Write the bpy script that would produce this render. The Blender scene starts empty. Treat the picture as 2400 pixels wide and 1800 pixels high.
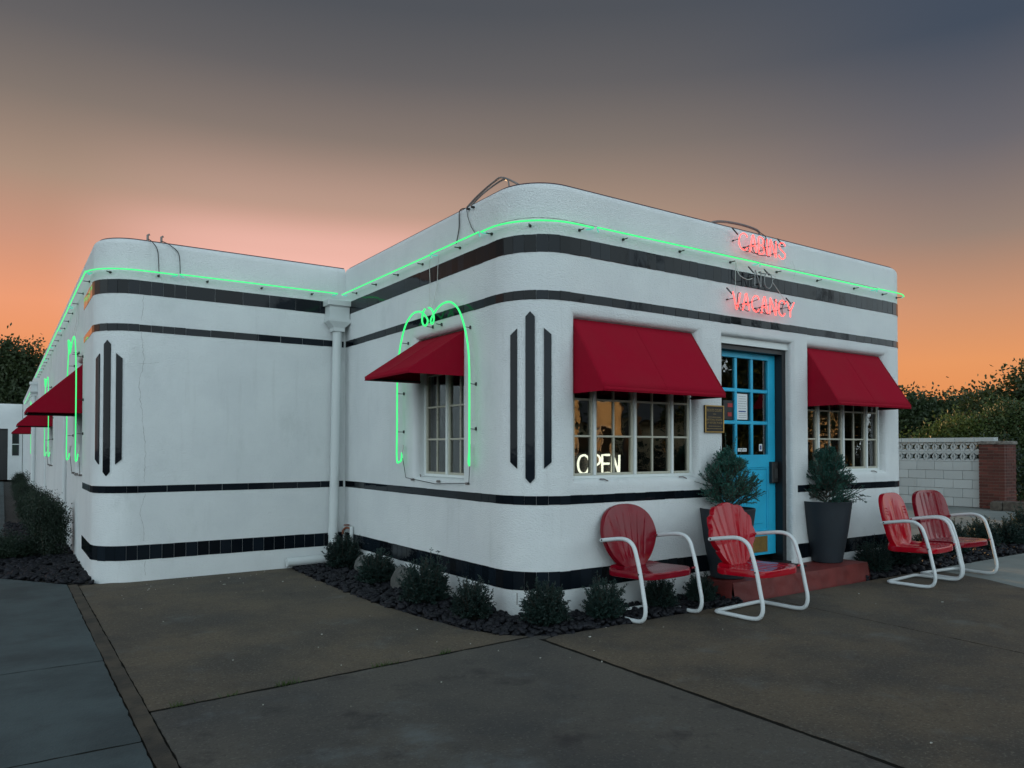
import bpy, bmesh, math, random
import numpy as np
from mathutils import Vector, Matrix
R_ = math.radians
random.seed(7)
rng = np.random.default_rng(7)
scene = bpy.context.scene
col = scene.collection

# ------------------------------------------------------------------ camera
cam = bpy.data.objects.new('camera', bpy.data.cameras.new('camera'))
col.objects.link(cam)
cam.location = (-3.482, -4.969, 1.40)
cam.rotation_euler = (R_(90 + 1.06), 0, -R_(34.66))
cam.data.sensor_width = 36
cam.data.lens = 26.445
cam.data.shift_x = -0.0094
cam.data.shift_y = 0.0496
cam.data.clip_start = 0.05
cam.data.clip_end = 2000
scene.camera = cam

# ------------------------------------------------------------------ sky (dusk, the sun has just gone down behind the motel)
SUN_AZ = R_(20)           # from +Y towards +X
world = bpy.data.worlds.new('World')
scene.world = world
world.use_nodes = True
wt = world.node_tree
for n in list(wt.nodes):
    wt.nodes.remove(n)

def srgb(r, g, b, k=1.0):
    f = lambda c: ((c / 255 + 0.055) / 1.055) ** 2.4 if c / 255 > 0.04045 else c / 255 / 12.92
    return (f(r) * k, f(g) * k, f(b) * k, 1)

def ramp(tree, fac, stops, interp='EASE'):
    n = tree.nodes.new('ShaderNodeValToRGB')
    cr = n.color_ramp
    cr.interpolation = interp
    while len(cr.elements) > 1:
        cr.elements.remove(cr.elements[-1])
    cr.elements[0].position = stops[0][0]
    cr.elements[0].color = stops[0][1]
    for p, c in stops[1:]:
        e = cr.elements.new(p)
        e.color = c
    tree.links.new(fac, n.inputs['Fac'])
    return n.outputs['Color']

def mathn(tree, op, a, b=None, clamp=False):
    n = tree.nodes.new('ShaderNodeMath')
    n.operation = op
    n.use_clamp = clamp
    for i, v in enumerate((a, b)):
        if v is None:
            continue
        if isinstance(v, (int, float)):
            n.inputs[i].default_value = v
        else:
            tree.links.new(v, n.inputs[i])
    return n.outputs[0]

def mixc(tree, fac, a, b, blend='MIX'):
    n = tree.nodes.new('ShaderNodeMix')
    n.data_type = 'RGBA'
    n.blend_type = blend
    for s, v in ((0, fac), (6, a), (7, b)):
        if isinstance(v, (int, float)):
            n.inputs[s].default_value = v
        elif isinstance(v, (tuple, list)):
            n.inputs[s].default_value = v
        else:
            tree.links.new(v, n.inputs[s])
    return n.outputs[2]

tc = wt.nodes.new('ShaderNodeTexCoord')
sep = wt.nodes.new('ShaderNodeSeparateXYZ')
wt.links.new(tc.outputs['Generated'], sep.inputs[0])
zz = mathn(wt, 'MAXIMUM', sep.outputs['Z'], 0.0)
west = ramp(wt, zz, [(0.0, srgb(225, 128, 70)), (0.10, srgb(238, 150, 96)), (0.165, srgb(238, 158, 118)), (0.235, srgb(204, 150, 126)),
                     (0.30, srgb(170, 143, 125)), (0.375, srgb(130, 118, 110)), (0.44, srgb(101, 98, 99)), (0.505, srgb(81, 84, 90)),
                     (0.7, srgb(66, 72, 86)), (1.0, srgb(62, 74, 96))], 'LINEAR')
nwest = ramp(wt, zz, [(0.0, srgb(232, 138, 72)), (0.10, srgb(231, 154, 100)), (0.166, srgb(202, 147, 114)), (0.241, srgb(151, 130, 118)),
                      (0.335, srgb(107, 104, 109)), (0.44, srgb(68, 78, 93)), (0.6, srgb(64, 76, 94)), (1.0, srgb(62, 74, 96))], 'LINEAR')
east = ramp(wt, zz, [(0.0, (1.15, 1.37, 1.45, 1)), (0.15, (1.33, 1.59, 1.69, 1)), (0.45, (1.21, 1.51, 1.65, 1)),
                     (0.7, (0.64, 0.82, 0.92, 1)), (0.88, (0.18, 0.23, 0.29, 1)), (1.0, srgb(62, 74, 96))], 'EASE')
hl = mathn(wt, 'SQRT', mathn(wt, 'MAXIMUM', mathn(wt, 'ADD', mathn(wt, 'MULTIPLY', sep.outputs['X'], sep.outputs['X']),
                                              mathn(wt, 'MULTIPLY', sep.outputs['Y'], sep.outputs['Y'])), 1e-5))
ca = mathn(wt, 'DIVIDE', mathn(wt, 'ADD', mathn(wt, 'MULTIPLY', sep.outputs['X'], math.sin(SUN_AZ)),
                               mathn(wt, 'MULTIPLY', sep.outputs['Y'], math.cos(SUN_AZ))), hl)
def mapr(tree, v, a, b):
    n = tree.nodes.new('ShaderNodeMapRange')
    n.interpolation_type = 'SMOOTHSTEP'
    tree.links.new(v, n.inputs[0])
    n.inputs[1].default_value = a
    n.inputs[2].default_value = b
    return n.outputs[0]
skyc = mixc(wt, mapr(wt, ca, 0.97, 0.68), west, nwest)
# pink afterglow round the set sun
glow = mathn(wt, 'MULTIPLY', mapr(wt, ca, 0.950, 1.0), ramp(wt, zz, [(0.0, (0.0, 0.0, 0.0, 1)), (0.12, (0.25, 0.25, 0.25, 1)), (0.205, (0.88, 0.88, 0.88, 1)), (0.25, (0.62, 0.62, 0.62, 1)), (0.30, (0.16, 0.16, 0.16, 1)), (0.38, (0.02, 0.02, 0.02, 1)), (0.46, (0, 0, 0, 1))]))
skyc = mixc(wt, glow, skyc, srgb(255, 198, 186, 1.0))
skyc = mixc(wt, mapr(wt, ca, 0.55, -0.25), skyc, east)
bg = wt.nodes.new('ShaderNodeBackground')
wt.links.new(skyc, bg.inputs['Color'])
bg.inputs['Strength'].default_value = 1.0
wo_ = wt.nodes.new('ShaderNodeOutputWorld')
wt.links.new(bg.outputs[0], wo_.inputs['Surface'])

# ------------------------------------------------------------------ sun: last low warm light from behind the motel
sun = bpy.data.objects.new('sun', bpy.data.lights.new('sun', 'SUN'))
col.objects.link(sun)
sun.data.energy = 5.0
sun.data.angle = R_(0.6)
sun.data.color = (1.0, 0.60, 0.28)
SUN_EL = R_(4.5)
sun.rotation_euler = Vector((-math.sin(SUN_AZ) * math.cos(SUN_EL), -math.cos(SUN_AZ) * math.cos(SUN_EL), -math.sin(SUN_EL))).to_track_quat('-Z', 'Y').to_euler()

scene.view_settings.view_transform = 'Standard'
scene.view_settings.look = 'None'
scene.view_settings.exposure = 0.0
scene.view_settings.gamma = 1.0
scene.cycles.use_denoising = True
scene.cycles.max_bounces = 6
scene.cycles.transparent_max_bounces = 16
scene.cycles.sample_clamp_indirect = 4.0
scene.cycles.caustics_reflective = False
scene.cycles.caustics_refractive = False

# ------------------------------------------------------------------ materials
MATS = {}
def mat(name, color, rough=0.7, metal=0.0, spec=0.5, bump=None, var=None, coat=0.0, emis=None, orand=0.0, stains=None, sheen=0.0):
    """Principled with optional bump [(scale, strength, (sx,sy,sz))], colour variation var=(scale, colour2, amount), stains=[(scale, colour, lo, hi, stretch)]"""
    m = bpy.data.materials.new(name)
    m.use_nodes = True
    t = m.node_tree
    b = t.nodes['Principled BSDF']
    c = tuple(color) + (1,)
    b.inputs['Base Color'].default_value = c
    b.inputs['Roughness'].default_value = rough
    b.inputs['Metallic'].default_value = metal
    b.inputs['Specular IOR Level'].default_value = spec
    b.inputs['Coat Weight'].default_value = coat
    b.inputs['Coat Roughness'].default_value = 0.05
    if emis:
        b.inputs['Emission Color'].default_value = tuple(emis[0]) + (1,)
        b.inputs['Emission Strength'].default_value = emis[1]
    tcn = t.nodes.new('ShaderNodeTexCoord')
    geo = t.nodes.new('ShaderNodeNewGeometry')
    cc = c
    def noise(scale, stretch=(1, 1, 1), detail=5, rough_=0.6):
        mp = t.nodes.new('ShaderNodeMapping')
        mp.inputs['Scale'].default_value = stretch
        t.links.new(geo.outputs['Position'], mp.inputs[0])
        n = t.nodes.new('ShaderNodeTexNoise')
        n.inputs['Scale'].default_value = scale
        n.inputs['Detail'].default_value = detail
        n.inputs['Roughness'].default_value = rough_
        t.links.new(mp.outputs[0], n.inputs['Vector'])
        return n.outputs['Fac']
    if var:
        f = mathn(t, 'MULTIPLY', mapr(t, noise(var[0]), 0.35, 0.68), var[2])
        cc = mixc(t, f, cc, tuple(var[1]) + (1,))
    for s in stains or []:
        f = mapr(t, noise(s[0], s[4] if len(s) > 4 else (1, 1, 1), 6, 0.65), s[2], s[3])
        cc = mixc(t, mathn(t, 'MULTIPLY', f, s[5] if len(s) > 5 else 1.0), cc, tuple(s[1]) + (1,))
    if orand:
        oi = t.nodes.new('ShaderNodeObjectInfo')
        v = mathn(t, 'ADD', mathn(t, 'MULTIPLY', oi.outputs['Random'], orand), 1 - orand / 2)
        hs = t.nodes.new('ShaderNodeHueSaturation')
        t.links.new(v, hs.inputs['Value'])
        if isinstance(cc, tuple):
            hs.inputs['Color'].default_value = cc
        else:
            t.links.new(cc, hs.inputs['Color'])
        cc = hs.outputs[0]
    if not isinstance(cc, tuple):
        t.links.new(cc, b.inputs['Base Color'])
    prev = None
    for bp in bump or []:
        bn = t.nodes.new('ShaderNodeBump')
        bn.inputs['Strength'].default_value = bp[1]
        bn.inputs['Distance'].default_value = bp[3] if len(bp) > 3 else 0.01
        t.links.new(noise(bp[0], bp[2] if len(bp) > 2 else (1, 1, 1), 4), bn.inputs['Height'])
        if prev is not None:
            t.links.new(prev, bn.inputs['Normal'])
        prev = bn.outputs[0]
    if prev is not None:
        t.links.new(prev, b.inputs['Normal'])
    MATS[name] = m
    return m

mat('stucco', (0.74, 0.76, 0.76), 0.85, bump=[(48, 0.55, (1, 1, 1.9), 0.018), (120, 0.5, (1, 1, 1.4), 0.010), (2.2, 0.25, (1, 1, 1), 0.05)],
    var=(1.3, (0.66, 0.68, 0.69), 0.7),
    stains=[(9, (0.40, 0.40, 0.38), 0.56, 0.76, (1, 1, 0.08), 0.17), (42, (0.30, 0.30, 0.28), 0.70, 0.80, (1, 1, 1), 0.45), (3.0, (0.52, 0.55, 0.54), 0.55, 0.75, (1, 1, 0.5), 0.35)])
# wall backs are coloured dark so the rooms look dim
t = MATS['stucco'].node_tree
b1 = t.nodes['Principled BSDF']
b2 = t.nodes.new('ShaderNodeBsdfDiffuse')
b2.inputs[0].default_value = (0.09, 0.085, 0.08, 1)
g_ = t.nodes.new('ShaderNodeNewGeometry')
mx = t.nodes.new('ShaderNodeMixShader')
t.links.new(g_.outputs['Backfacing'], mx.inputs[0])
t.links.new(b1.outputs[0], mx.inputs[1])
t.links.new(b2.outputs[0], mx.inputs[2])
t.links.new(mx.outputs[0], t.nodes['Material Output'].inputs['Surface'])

mat('tile', (0.006, 0.009, 0.013), 0.06, spec=0.20, orand=1.0, bump=[(6, 0.05, (1, 1, 1), 0.02)])
mat('white_paint', (0.70, 0.73, 0.72), 0.55, bump=[(60, 0.2, (1, 1, 1), 0.004)], stains=[(22, (0.33, 0.31, 0.26), 0.62, 0.76, (1, 1, 1), 0.5)])
mat('old_sash', (0.46, 0.44, 0.36), 0.6, stains=[(30, (0.22, 0.19, 0.13), 0.55, 0.75, (1, 1, 1), 0.7)], bump=[(80, 0.3, (1, 1, 1), 0.004)])
mat('pipe_white', (0.62, 0.65, 0.65), 0.5, stains=[(8, (0.40, 0.41, 0.40), 0.55, 0.8, (1, 1, 0.3), 0.5)])
mat('awning_red', (0.29, 0.0045, 0.020), 0.9, spec=0.08, bump=[(900, 0.25, (1, 1, 1), 0.002), (3, 0.25, (1, 1, 1), 0.04)], var=(2.2, (0.27, 0.009, 0.022), 0.8))
mat('awning_under', (0.05, 0.012, 0.014), 0.9)
mat('door_blue', (0.020, 0.43, 0.67), 0.38, bump=[(40, 0.08, (1, 1, 1), 0.003)], var=(3, (0.015, 0.34, 0.54), 0.8))
mat('black_paint', (0.012, 0.012, 0.014), 0.45, bump=[(50, 0.15, (1, 1, 1), 0.003)])
mat('black_metal', (0.015, 0.015, 0.016), 0.4)
mat('dark_rubber', (0.02, 0.02, 0.02), 0.8)
mat('cable', (0.02, 0.018, 0.018), 0.6)
mat('pale_cable', (0.55, 0.55, 0.52), 0.5)
mat('conduit_grey', (0.23, 0.20, 0.19), 0.5, metal=0.3)
mat('brass', (0.55, 0.36, 0.12), 0.35, metal=0.9, var=(20, (0.35, 0.24, 0.10), 0.6))
mat('bronze_dark', (0.02, 0.018, 0.015), 0.4, metal=0.3)
mat('paper', (0.70, 0.72, 0.72), 0.8)
mat('gold_text', (0.30, 0.21, 0.09), 0.5, metal=0.6)
mat('ink_blue', (0.02, 0.05, 0.22), 0.7)
mat('ink_grey', (0.25, 0.26, 0.28), 0.8)
mat('sign_red', (0.35, 0.02, 0.02), 0.5)
mat('chair_red', (0.38, 0.003, 0.013), 0.08, spec=0.32, coat=0.0, var=(5, (0.30, 0.004, 0.012), 0.6), bump=[(7, 0.05, (1, 1, 1), 0.02)])
mat('chair_maroon', (0.21, 0.003, 0.013), 0.11, spec=0.28, coat=0.0, var=(5, (0.14, 0.005, 0.011), 0.6), bump=[(7, 0.05, (1, 1, 1), 0.02)])
mat('frame_white', (0.62, 0.65, 0.66), 0.4, stains=[(55, (0.10, 0.07, 0.06), 0.69, 0.73, (1, 1, 1), 0.8)])
mat('pot_grey', (0.015, 0.022, 0.030), 0.6, bump=[(120, 0.2, (1, 1, 1), 0.003)], var=(5, (0.013, 0.018, 0.024), 0.8))
mat('soil', (0.020, 0.016, 0.013), 0.95, bump=[(60, 0.8, (1, 1, 1), 0.02)])
mat('step_red', (0.165, 0.020, 0.017), 0.6, var=(4, (0.11, 0.014, 0.012), 0.9), bump=[(50, 0.4, (1, 1, 1), 0.006), (6, 0.3, (1, 1, 1), 0.02)],
    stains=[(14, (0.16, 0.07, 0.055), 0.64, 0.74, (1, 1, 1), 0.6)])
mat('stone_black', (0.0065, 0.0068, 0.0095), 0.6, spec=0.25, var=(14, (0.013, 0.013, 0.018), 0.9), bump=[(60, 0.4, (1, 1, 1), 0.006)])
mat('boulder', (0.12, 0.12, 0.115), 0.8, var=(8, (0.06, 0.06, 0.055), 0.9), bump=[(25, 0.8, (1, 1, 1), 0.02)])
mat('needle', (0.010, 0.029, 0.025), 0.6, orand=0.5, var=(9, (0.019, 0.047, 0.037), 0.9))
mat('needle_pot', (0.018, 0.105, 0.085), 0.5, orand=0.3, var=(11, (0.045, 0.16, 0.115), 0.9))
mat('leaf_hedge', (0.012, 0.028, 0.018), 0.6, orand=0.4, var=(6, (0.022, 0.042, 0.022), 0.9))
mat('leaf_dark', (0.022, 0.042, 0.014), 0.6, orand=0.4, var=(0.6, (0.036, 0.056, 0.016), 0.9))
mat('leaf_gold', (0.040, 0.080, 0.018), 0.6, orand=0.3, var=(0.8, (0.080, 0.105, 0.022), 0.9))
mat('leaf_green', (0.034, 0.064, 0.018), 0.6, orand=0.3, var=(0.8, (0.052, 0.076, 0.02), 0.9))
for nm in ('leaf_dark', 'leaf_gold', 'leaf_green', 'needle', 'needle_pot', 'leaf_hedge'):
    t = MATS[nm].node_tree
    pb = t.nodes['Principled BSDF']
    tr = t.nodes.new('ShaderNodeBsdfTranslucent')
    src = pb.inputs['Base Color'].links[0].from_socket
    t.links.new(src, tr.inputs[0])
    mxs = t.nodes.new('ShaderNodeMixShader')
    mxs.inputs[0].default_value = 0.34 if nm == 'leaf_gold' else 0.26
    t.links.new(pb.outputs[0], mxs.inputs[1])
    t.links.new(tr.outputs[0], mxs.inputs[2])
    t.links.new(mxs.outputs[0], t.nodes['Material Output'].inputs['Surface'])
mat('bark', (0.045, 0.036, 0.028), 0.9, bump=[(20, 0.8, (1, 1, 0.3), 0.03)])
SLB = [(80, 0.5, (1, 1, 1), 0.008), (26, 0.3, (1, 1, 1), 0.012)]
mat('slab_brown', (0.116, 0.088, 0.060), 0.80, spec=0.3, bump=SLB, var=(1.1, (0.062, 0.053, 0.044), 1.0),
    stains=[(62, (0.20, 0.175, 0.135), 0.54, 0.64, (1, 1, 1), 0.50), (44, (0.040, 0.031, 0.024), 0.54, 0.64, (1, 1, 1), 0.50), (1.9, (0.140, 0.142, 0.132), 0.54, 0.76, (1, 1, 1), 0.6), (3.7, (0.050, 0.040, 0.032), 0.54, 0.74, (1, 1, 1), 0.6)])
mat('slab_grey', (0.090, 0.079, 0.066), 0.80, spec=0.3, bump=SLB, var=(0.9, (0.052, 0.049, 0.047), 1.0),
    stains=[(62, (0.17, 0.155, 0.13), 0.55, 0.65, (1, 1, 1), 0.45), (44, (0.036, 0.030, 0.026), 0.55, 0.65, (1, 1, 1), 0.45), (1.5, (0.125, 0.136, 0.136), 0.54, 0.72, (1, 1, 1), 0.75), (2.7, (0.034, 0.028, 0.028), 0.54, 0.70, (1, 1, 1), 0.8)])
mat('slab_blue', (0.070, 0.090, 0.094), 0.78, spec=0.3, bump=SLB, var=(1.6, (0.044, 0.055, 0.058), 1.0), stains=[(170, (0.12, 0.13, 0.13), 0.62, 0.72, (1, 1, 1), 0.35), (2.6, (0.045, 0.050, 0.050), 0.58, 0.76, (1, 1, 1), 0.6)])
mat('slab_pale', (0.24, 0.26, 0.245), 0.8, spec=0.3, bump=SLB, var=(0.8, (0.18, 0.195, 0.185), 1.0))
mat('asphalt', (0.040, 0.040, 0.042), 0.9, bump=[(60, 0.4, (1, 1, 1), 0.01)], var=(0.5, (0.030, 0.030, 0.031), 1.0))
mat('lip_strip', (0.078, 0.062, 0.045), 0.8, spec=0.3, bump=SLB, var=(5, (0.038, 0.033, 0.028), 1.0))
mat('block_white', (0.44, 0.47, 0.47), 0.85, bump=[(60, 0.4, (1, 1, 1), 0.006)], orand=0.16, stains=[(4, (0.36, 0.37, 0.36), 0.55, 0.75, (1, 1, 0.6), 0.6)])
mat('mortar', (0.16, 0.16, 0.155), 0.9)
mat('mortar_red', (0.17, 0.13, 0.11), 0.9)
mat('brick', (0.095, 0.026, 0.019), 0.85, orand=0.7, bump=[(60, 0.4, (1, 1, 1), 0.005)])
mat('cap_stone', (0.20, 0.185, 0.165), 0.9, var=(12, (0.10, 0.09, 0.08), 1.0), bump=[(30, 0.6, (1, 1, 1), 0.01)])
mat('timber', (0.11, 0.095, 0.078), 0.9, bump=[(30, 0.6, (0.2, 1, 1), 0.01)], var=(12, (0.06, 0.05, 0.042), 1.0))
mat('grass', (0.05, 0.085, 0.02), 0.8, orand=0.2)
mat('chip', (0.42, 0.42, 0.38), 0.8, var=(30, (0.22, 0.20, 0.16), 1.0))
mat('roof_dark', (0.05, 0.05, 0.05), 0.9)
mat('floor_wood', (0.06, 0.04, 0.028), 0.5)
mat('lamp_shade', (0.60, 0.58, 0.52), 0.8)
mat('house_cream', (0.72, 0.58, 0.36), 0.85, bump=[(2.2, 0.9, (0.05, 0.05, 3.0), 0.05)], var=(0.8, (0.50, 0.40, 0.26), 0.9))
mat('house_roof', (0.06, 0.055, 0.055), 0.9)
mat('house_trim', (0.70, 0.66, 0.58), 0.8)
mat('glass_dark', (0.02, 0.022, 0.025), 0.05)
mat('bougainvillea', (0.55, 0.06, 0.14), 0.7)
mat('crack_and_shade_line', (0.36, 0.36, 0.35), 0.95)
mat('neon_off', (0.26, 0.27, 0.27), 0.25)
mat('blockout', (0.05, 0.006, 0.008), 0.4)
mat('neon_green', (0.02, 0.2, 0.08), 0.3, emis=((0.026, 0.50, 0.120), 2.05))
mat('neon_cyan', (0.02, 0.2, 0.18), 0.3, emis=((0.08, 0.65, 0.45), 0.8))
mat('neon_red', (0.3, 0.02, 0.02), 0.3, emis=((1.0, 0.058, 0.048), 3.9))
mat('neon_white', (0.5, 0.5, 0.4), 0.3, emis=((1.0, 1.0, 0.80), 1.9))

def glass_mat(name, tint, ior):
    m = bpy.data.materials.new(name)
    m.use_nodes = True
    t = m.node_tree
    t.nodes.remove(t.nodes['Principled BSDF'])
    gl = t.nodes.new('ShaderNodeBsdfGlossy')
    gl.inputs['Roughness'].default_value = 0.0
    gl.inputs['Color'].default_value = (1, 1, 1, 1)
    tr = t.nodes.new('ShaderNodeBsdfTransparent')
    tr.inputs[0].default_value = tint + (1,)
    fr = t.nodes.new('ShaderNodeFresnel')
    fr.inputs['IOR'].default_value = ior
    # old rolled glass: slight ripple
    geo = t.nodes.new('ShaderNodeNewGeometry')
    n = t.nodes.new('ShaderNodeTexNoise')
    n.inputs['Scale'].default_value = 5.0
    n.inputs['Detail'].default_value = 1.0
    t.links.new(geo.outputs['Position'], n.inputs['Vector'])
    bn = t.nodes.new('ShaderNodeBump')
    bn.inputs['Strength'].default_value = 0.06
    bn.inputs['Distance'].default_value = 0.02
    t.links.new(n.outputs['Fac'], bn.inputs['Height'])
    t.links.new(bn.outputs[0], gl.inputs['Normal'])
    mx = t.nodes.new('ShaderNodeMixShader')
    t.links.new(fr.outputs[0], mx.inputs[0])
    t.links.new(tr.outputs[0], mx.inputs[1])
    t.links.new(gl.outputs[0], mx.inputs[2])
    t.links.new(mx.outputs[0], t.nodes['Material Output'].inputs['Surface'])
    MATS[name] = m
glass_mat('glass', (0.62, 0.66, 0.64), 2.25)

# ------------------------------------------------------------------ helpers
WO = {}                       # world origin of each object (for children built in world coordinates)

def thing(name, label, cat, loc=(0, 0, 0), group=None, kind=None):
    o = bpy.data.objects.new(name, None)
    o.empty_display_size = 0.1
    col.objects.link(o)
    o.location = loc
    o['label'] = label
    o['category'] = cat
    if group:
        o['group'] = group
    if kind:
        o['kind'] = kind
    WO[o] = Vector(loc)
    return o

class MB:
    def __init__(s):
        s.v = []
        s.f = []
    def add(s, vs, fs):
        k = len(s.v)
        s.v += [tuple(v) for v in vs]
        s.f += [tuple(i + k for i in f) for f in fs]
        return s
    def box(s, a, b, M=None):
        x0, y0, z0 = a
        x1, y1, z1 = b
        vs = [(x0, y0, z0), (x1, y0, z0), (x1, y1, z0), (x0, y1, z0), (x0, y0, z1), (x1, y0, z1), (x1, y1, z1), (x0, y1, z1)]
        if M:
            vs = [M(*v) for v in vs]
        return s.add(vs, [(0, 3, 2, 1), (4, 5, 6, 7), (0, 1, 5, 4), (1, 2, 6, 5), (2, 3, 7, 6), (3, 0, 4, 7)])
    def cbox(s, a, b, c=0.004, M=None):
        """box with chamfered vertical/long edges: two stacked insets on the outer (third-axis max) side"""
        x0, y0, z0 = a
        x1, y1, z1 = b
        vs = [(x0, y0, z0), (x1, y0, z0), (x1, y1, z0), (x0, y1, z0), (x0, y0, z1 - c), (x1, y0, z1 - c), (x1, y1, z1 - c), (x0, y1, z1 - c),
              (x0 + c, y0 + c, z1), (x1 - c, y0 + c, z1), (x1 - c, y1 - c, z1), (x0 + c, y1 - c, z1)]
        if M:
            vs = [M(*v) for v in vs]
        return s.add(vs, [(0, 3, 2, 1), (8, 9, 10, 11), (0, 1, 5, 4), (1, 2, 6, 5), (2, 3, 7, 6), (3, 0, 4, 7),
                          (4, 5, 9, 8), (5, 6, 10, 9), (6, 7, 11, 10), (7, 4, 8, 11)])
    def tube(s, pts, r, n=8, cap=True, closed=False):
        pts = [Vector(p) for p in pts]
        N = len(pts)
        rs = r if isinstance(r, (list, tuple)) else [r] * N
        prev = None
        rings = []
        for i, p in enumerate(pts):
            if closed:
                d = pts[(i + 1) % N] - pts[i - 1]
            else:
                d = pts[min(i + 1, N - 1)] - pts[max(i - 1, 0)]
            d.normalize()
            if prev is None:
                up = Vector((0, 0, 1)) if abs(d.z) < 0.9 else Vector((1, 0, 0))
                a = d.cross(up).normalized()
            else:
                a = (prev - d * prev.dot(d)).normalized()
            prev = a
            b = d.cross(a)
            rings.append([p + (a * math.cos(2 * math.pi * k / n) + b * math.sin(2 * math.pi * k / n)) * rs[i] for k in range(n)])
        vs = [v for rg in rings for v in rg]
        fs = []
        for i in range(N if closed else N - 1):
            j = (i + 1) % N
            for k in range(n):
                k2 = (k + 1) % n
                fs.append((i * n + k, j * n + k, j * n + k2, i * n + k2))
        if cap and not closed:
            fs.append(tuple(range(n)))
            fs.append(tuple((N - 1) * n + k for k in reversed(range(n))))
        return s.add(vs, fs)
    def lathe(s, prof, c=(0, 0, 0), n=32, cap=False):
        vs = []
        for r, z in prof:
            for k in range(n):
                a = 2 * math.pi * k / n
                vs.append((c[0] + r * math.cos(a), c[1] + r * math.sin(a), c[2] + z))
        fs = []
        for i in range(len(prof) - 1):
            for k in range(n):
                k2 = (k + 1) % n
                fs.append((i * n + k, i * n + k2, (i + 1) * n + k2, (i + 1) * n + k))
        if cap:
            fs.append(tuple((len(prof) - 1) * n + k for k in range(n)))
            fs.append(tuple(reversed(range(n))))
        return s.add(vs, fs)
    def prism(s, poly, M, d0, d1):
        n = len(poly)
        vs = [M(x, z, d0) for x, z in poly] + [M(x, z, d1) for x, z in poly]
        fs = [tuple(reversed(range(n))), tuple(range(n, 2 * n))]
        for i in range(n):
            j = (i + 1) % n
            fs.append((i, j, n + j, n + i))
        return s.add(vs, fs)
    def build(s, name, m, parent=None, smooth=None, loc=None):
        """one mesh object; vertices are in the frame of the parent's world origin given by WO"""
        o_ = WO[parent] if parent is not None else Vector(loc or (0, 0, 0))
        me = bpy.data.meshes.new(name)
        me.from_pydata([(x - o_.x, y - o_.y, z - o_.z) for x, y, z in s.v], [], s.f)
        me.materials.append(MATS[m])
        if smooth is not None:
            me.polygons.foreach_set('use_smooth', [True] * len(me.polygons))
            me.set_sharp_from_angle(angle=R_(smooth))
        me.update()
        ob = bpy.data.objects.new(name, me)
        col.objects.link(ob)
        if parent is not None:
            ob.parent = parent
            WO[ob] = o_
        else:
            ob.location = o_
            WO[ob] = o_
        return ob

def tag(o, label, cat, group=None, kind=None):
    if label:
        o['label'] = label
    if cat:
        o['category'] = cat
    if group:
        o['group'] = group
    if kind:
        o['kind'] = kind
    return o

def fix_normals(o):
    bm = bmesh.new()
    bm.from_mesh(o.data)
    bmesh.ops.recalc_face_normals(bm, faces=bm.faces)
    bm.to_mesh(o.data)
    bm.free()

def copy_tree(o, parent=None):
    c = o.copy()
    col.objects.link(c)
    if parent is not None:
        c.parent = parent
    for ch in list(o.children):
        copy_tree(ch, c)
    return c

def instance(name, me, parent, loc, rot=None, scale=(1, 1, 1)):
    o = bpy.data.objects.new(name, me)
    col.objects.link(o)
    o.parent = parent
    o.location = Vector(loc) - WO[parent]
    if rot is not None:
        o.rotation_euler = rot
    o.scale = scale
    return o

# ------------------------------------------------------------------ plan of the motel
W, D, LX = 5.92, 3.90, -2.69        # office front width, depth of the re-entrant corner, left flank
RC, RL = 0.45, 0.40
YF = 36.0                            # far end of the left flank
TOP = 3.636
BN = 0.07                            # rounded parapet edge
Z1a, Z1b = 3.043, 3.191
Z2a, Z2b = 2.646, 2.722
Z3a, Z3b = 0.933, 1.007
Z4a, Z4b = 0.223, 0.379

class Line:
    def __init__(s, p, q):
        s.p, s.q = Vector(p), Vector(q)
        s.len = (s.q - s.p).length
        s.d = (s.q - s.p) / s.len
        s.n = Vector((s.d.y, -s.d.x))
    def at(s, u):
        return s.p + s.d * u, s.n, s.d
class Arc:
    def __init__(s, c, r, a0, a1):
        s.c, s.r, s.a0, s.a1 = Vector(c), r, a0, a1
        s.len = abs(a1 - a0) * r
    def at(s, u):
        a = s.a0 + (s.a1 - s.a0) * u / s.len
        n = Vector((math.cos(a), math.sin(a)))
        return s.c + n * s.r, n, Vector((-n.y, n.x))

SEG = {
    'flank': Line((LX, YF), (LX, D + RL)),
    'lcorner': Arc((LX + RL, D + RL), RL, math.pi, 1.5 * math.pi),
    'wing': Line((LX + RL, D), (0, D)),
    'side': Line((0, D), (0, RC)),
    'corner': Arc((RC, RC), RC, math.pi, 1.5 * math.pi),
    'front': Line((RC, 0), (W - RC, 0)),
    'rcorner': Arc((W - RC, RC), RC, 1.5 * math.pi, 2 * math.pi),
    'right': Line((W, RC), (W, YF + 3.0)),
}
def P(seg, u, z, out=0.0):
    p, n, d = SEG[seg].at(u)
    return Vector((p.x + n.x * out, p.y + n.y * out, z))
def frameM(seg, u0, z0, out0=0.0):
    """local (a along wall, b up, c outwards) -> world"""
    p, n, d = SEG[seg].at(u0)
    def M(a, b, c):
        return (p.x + d.x * a + n.x * (c + out0), p.y + d.y * a + n.y * (c + out0), z0 + b)
    return M

motel = thing('motel_building', 'white stucco streamline motel with rounded corners and black glass tile bands', 'building', (0, 0, 0))

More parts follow.
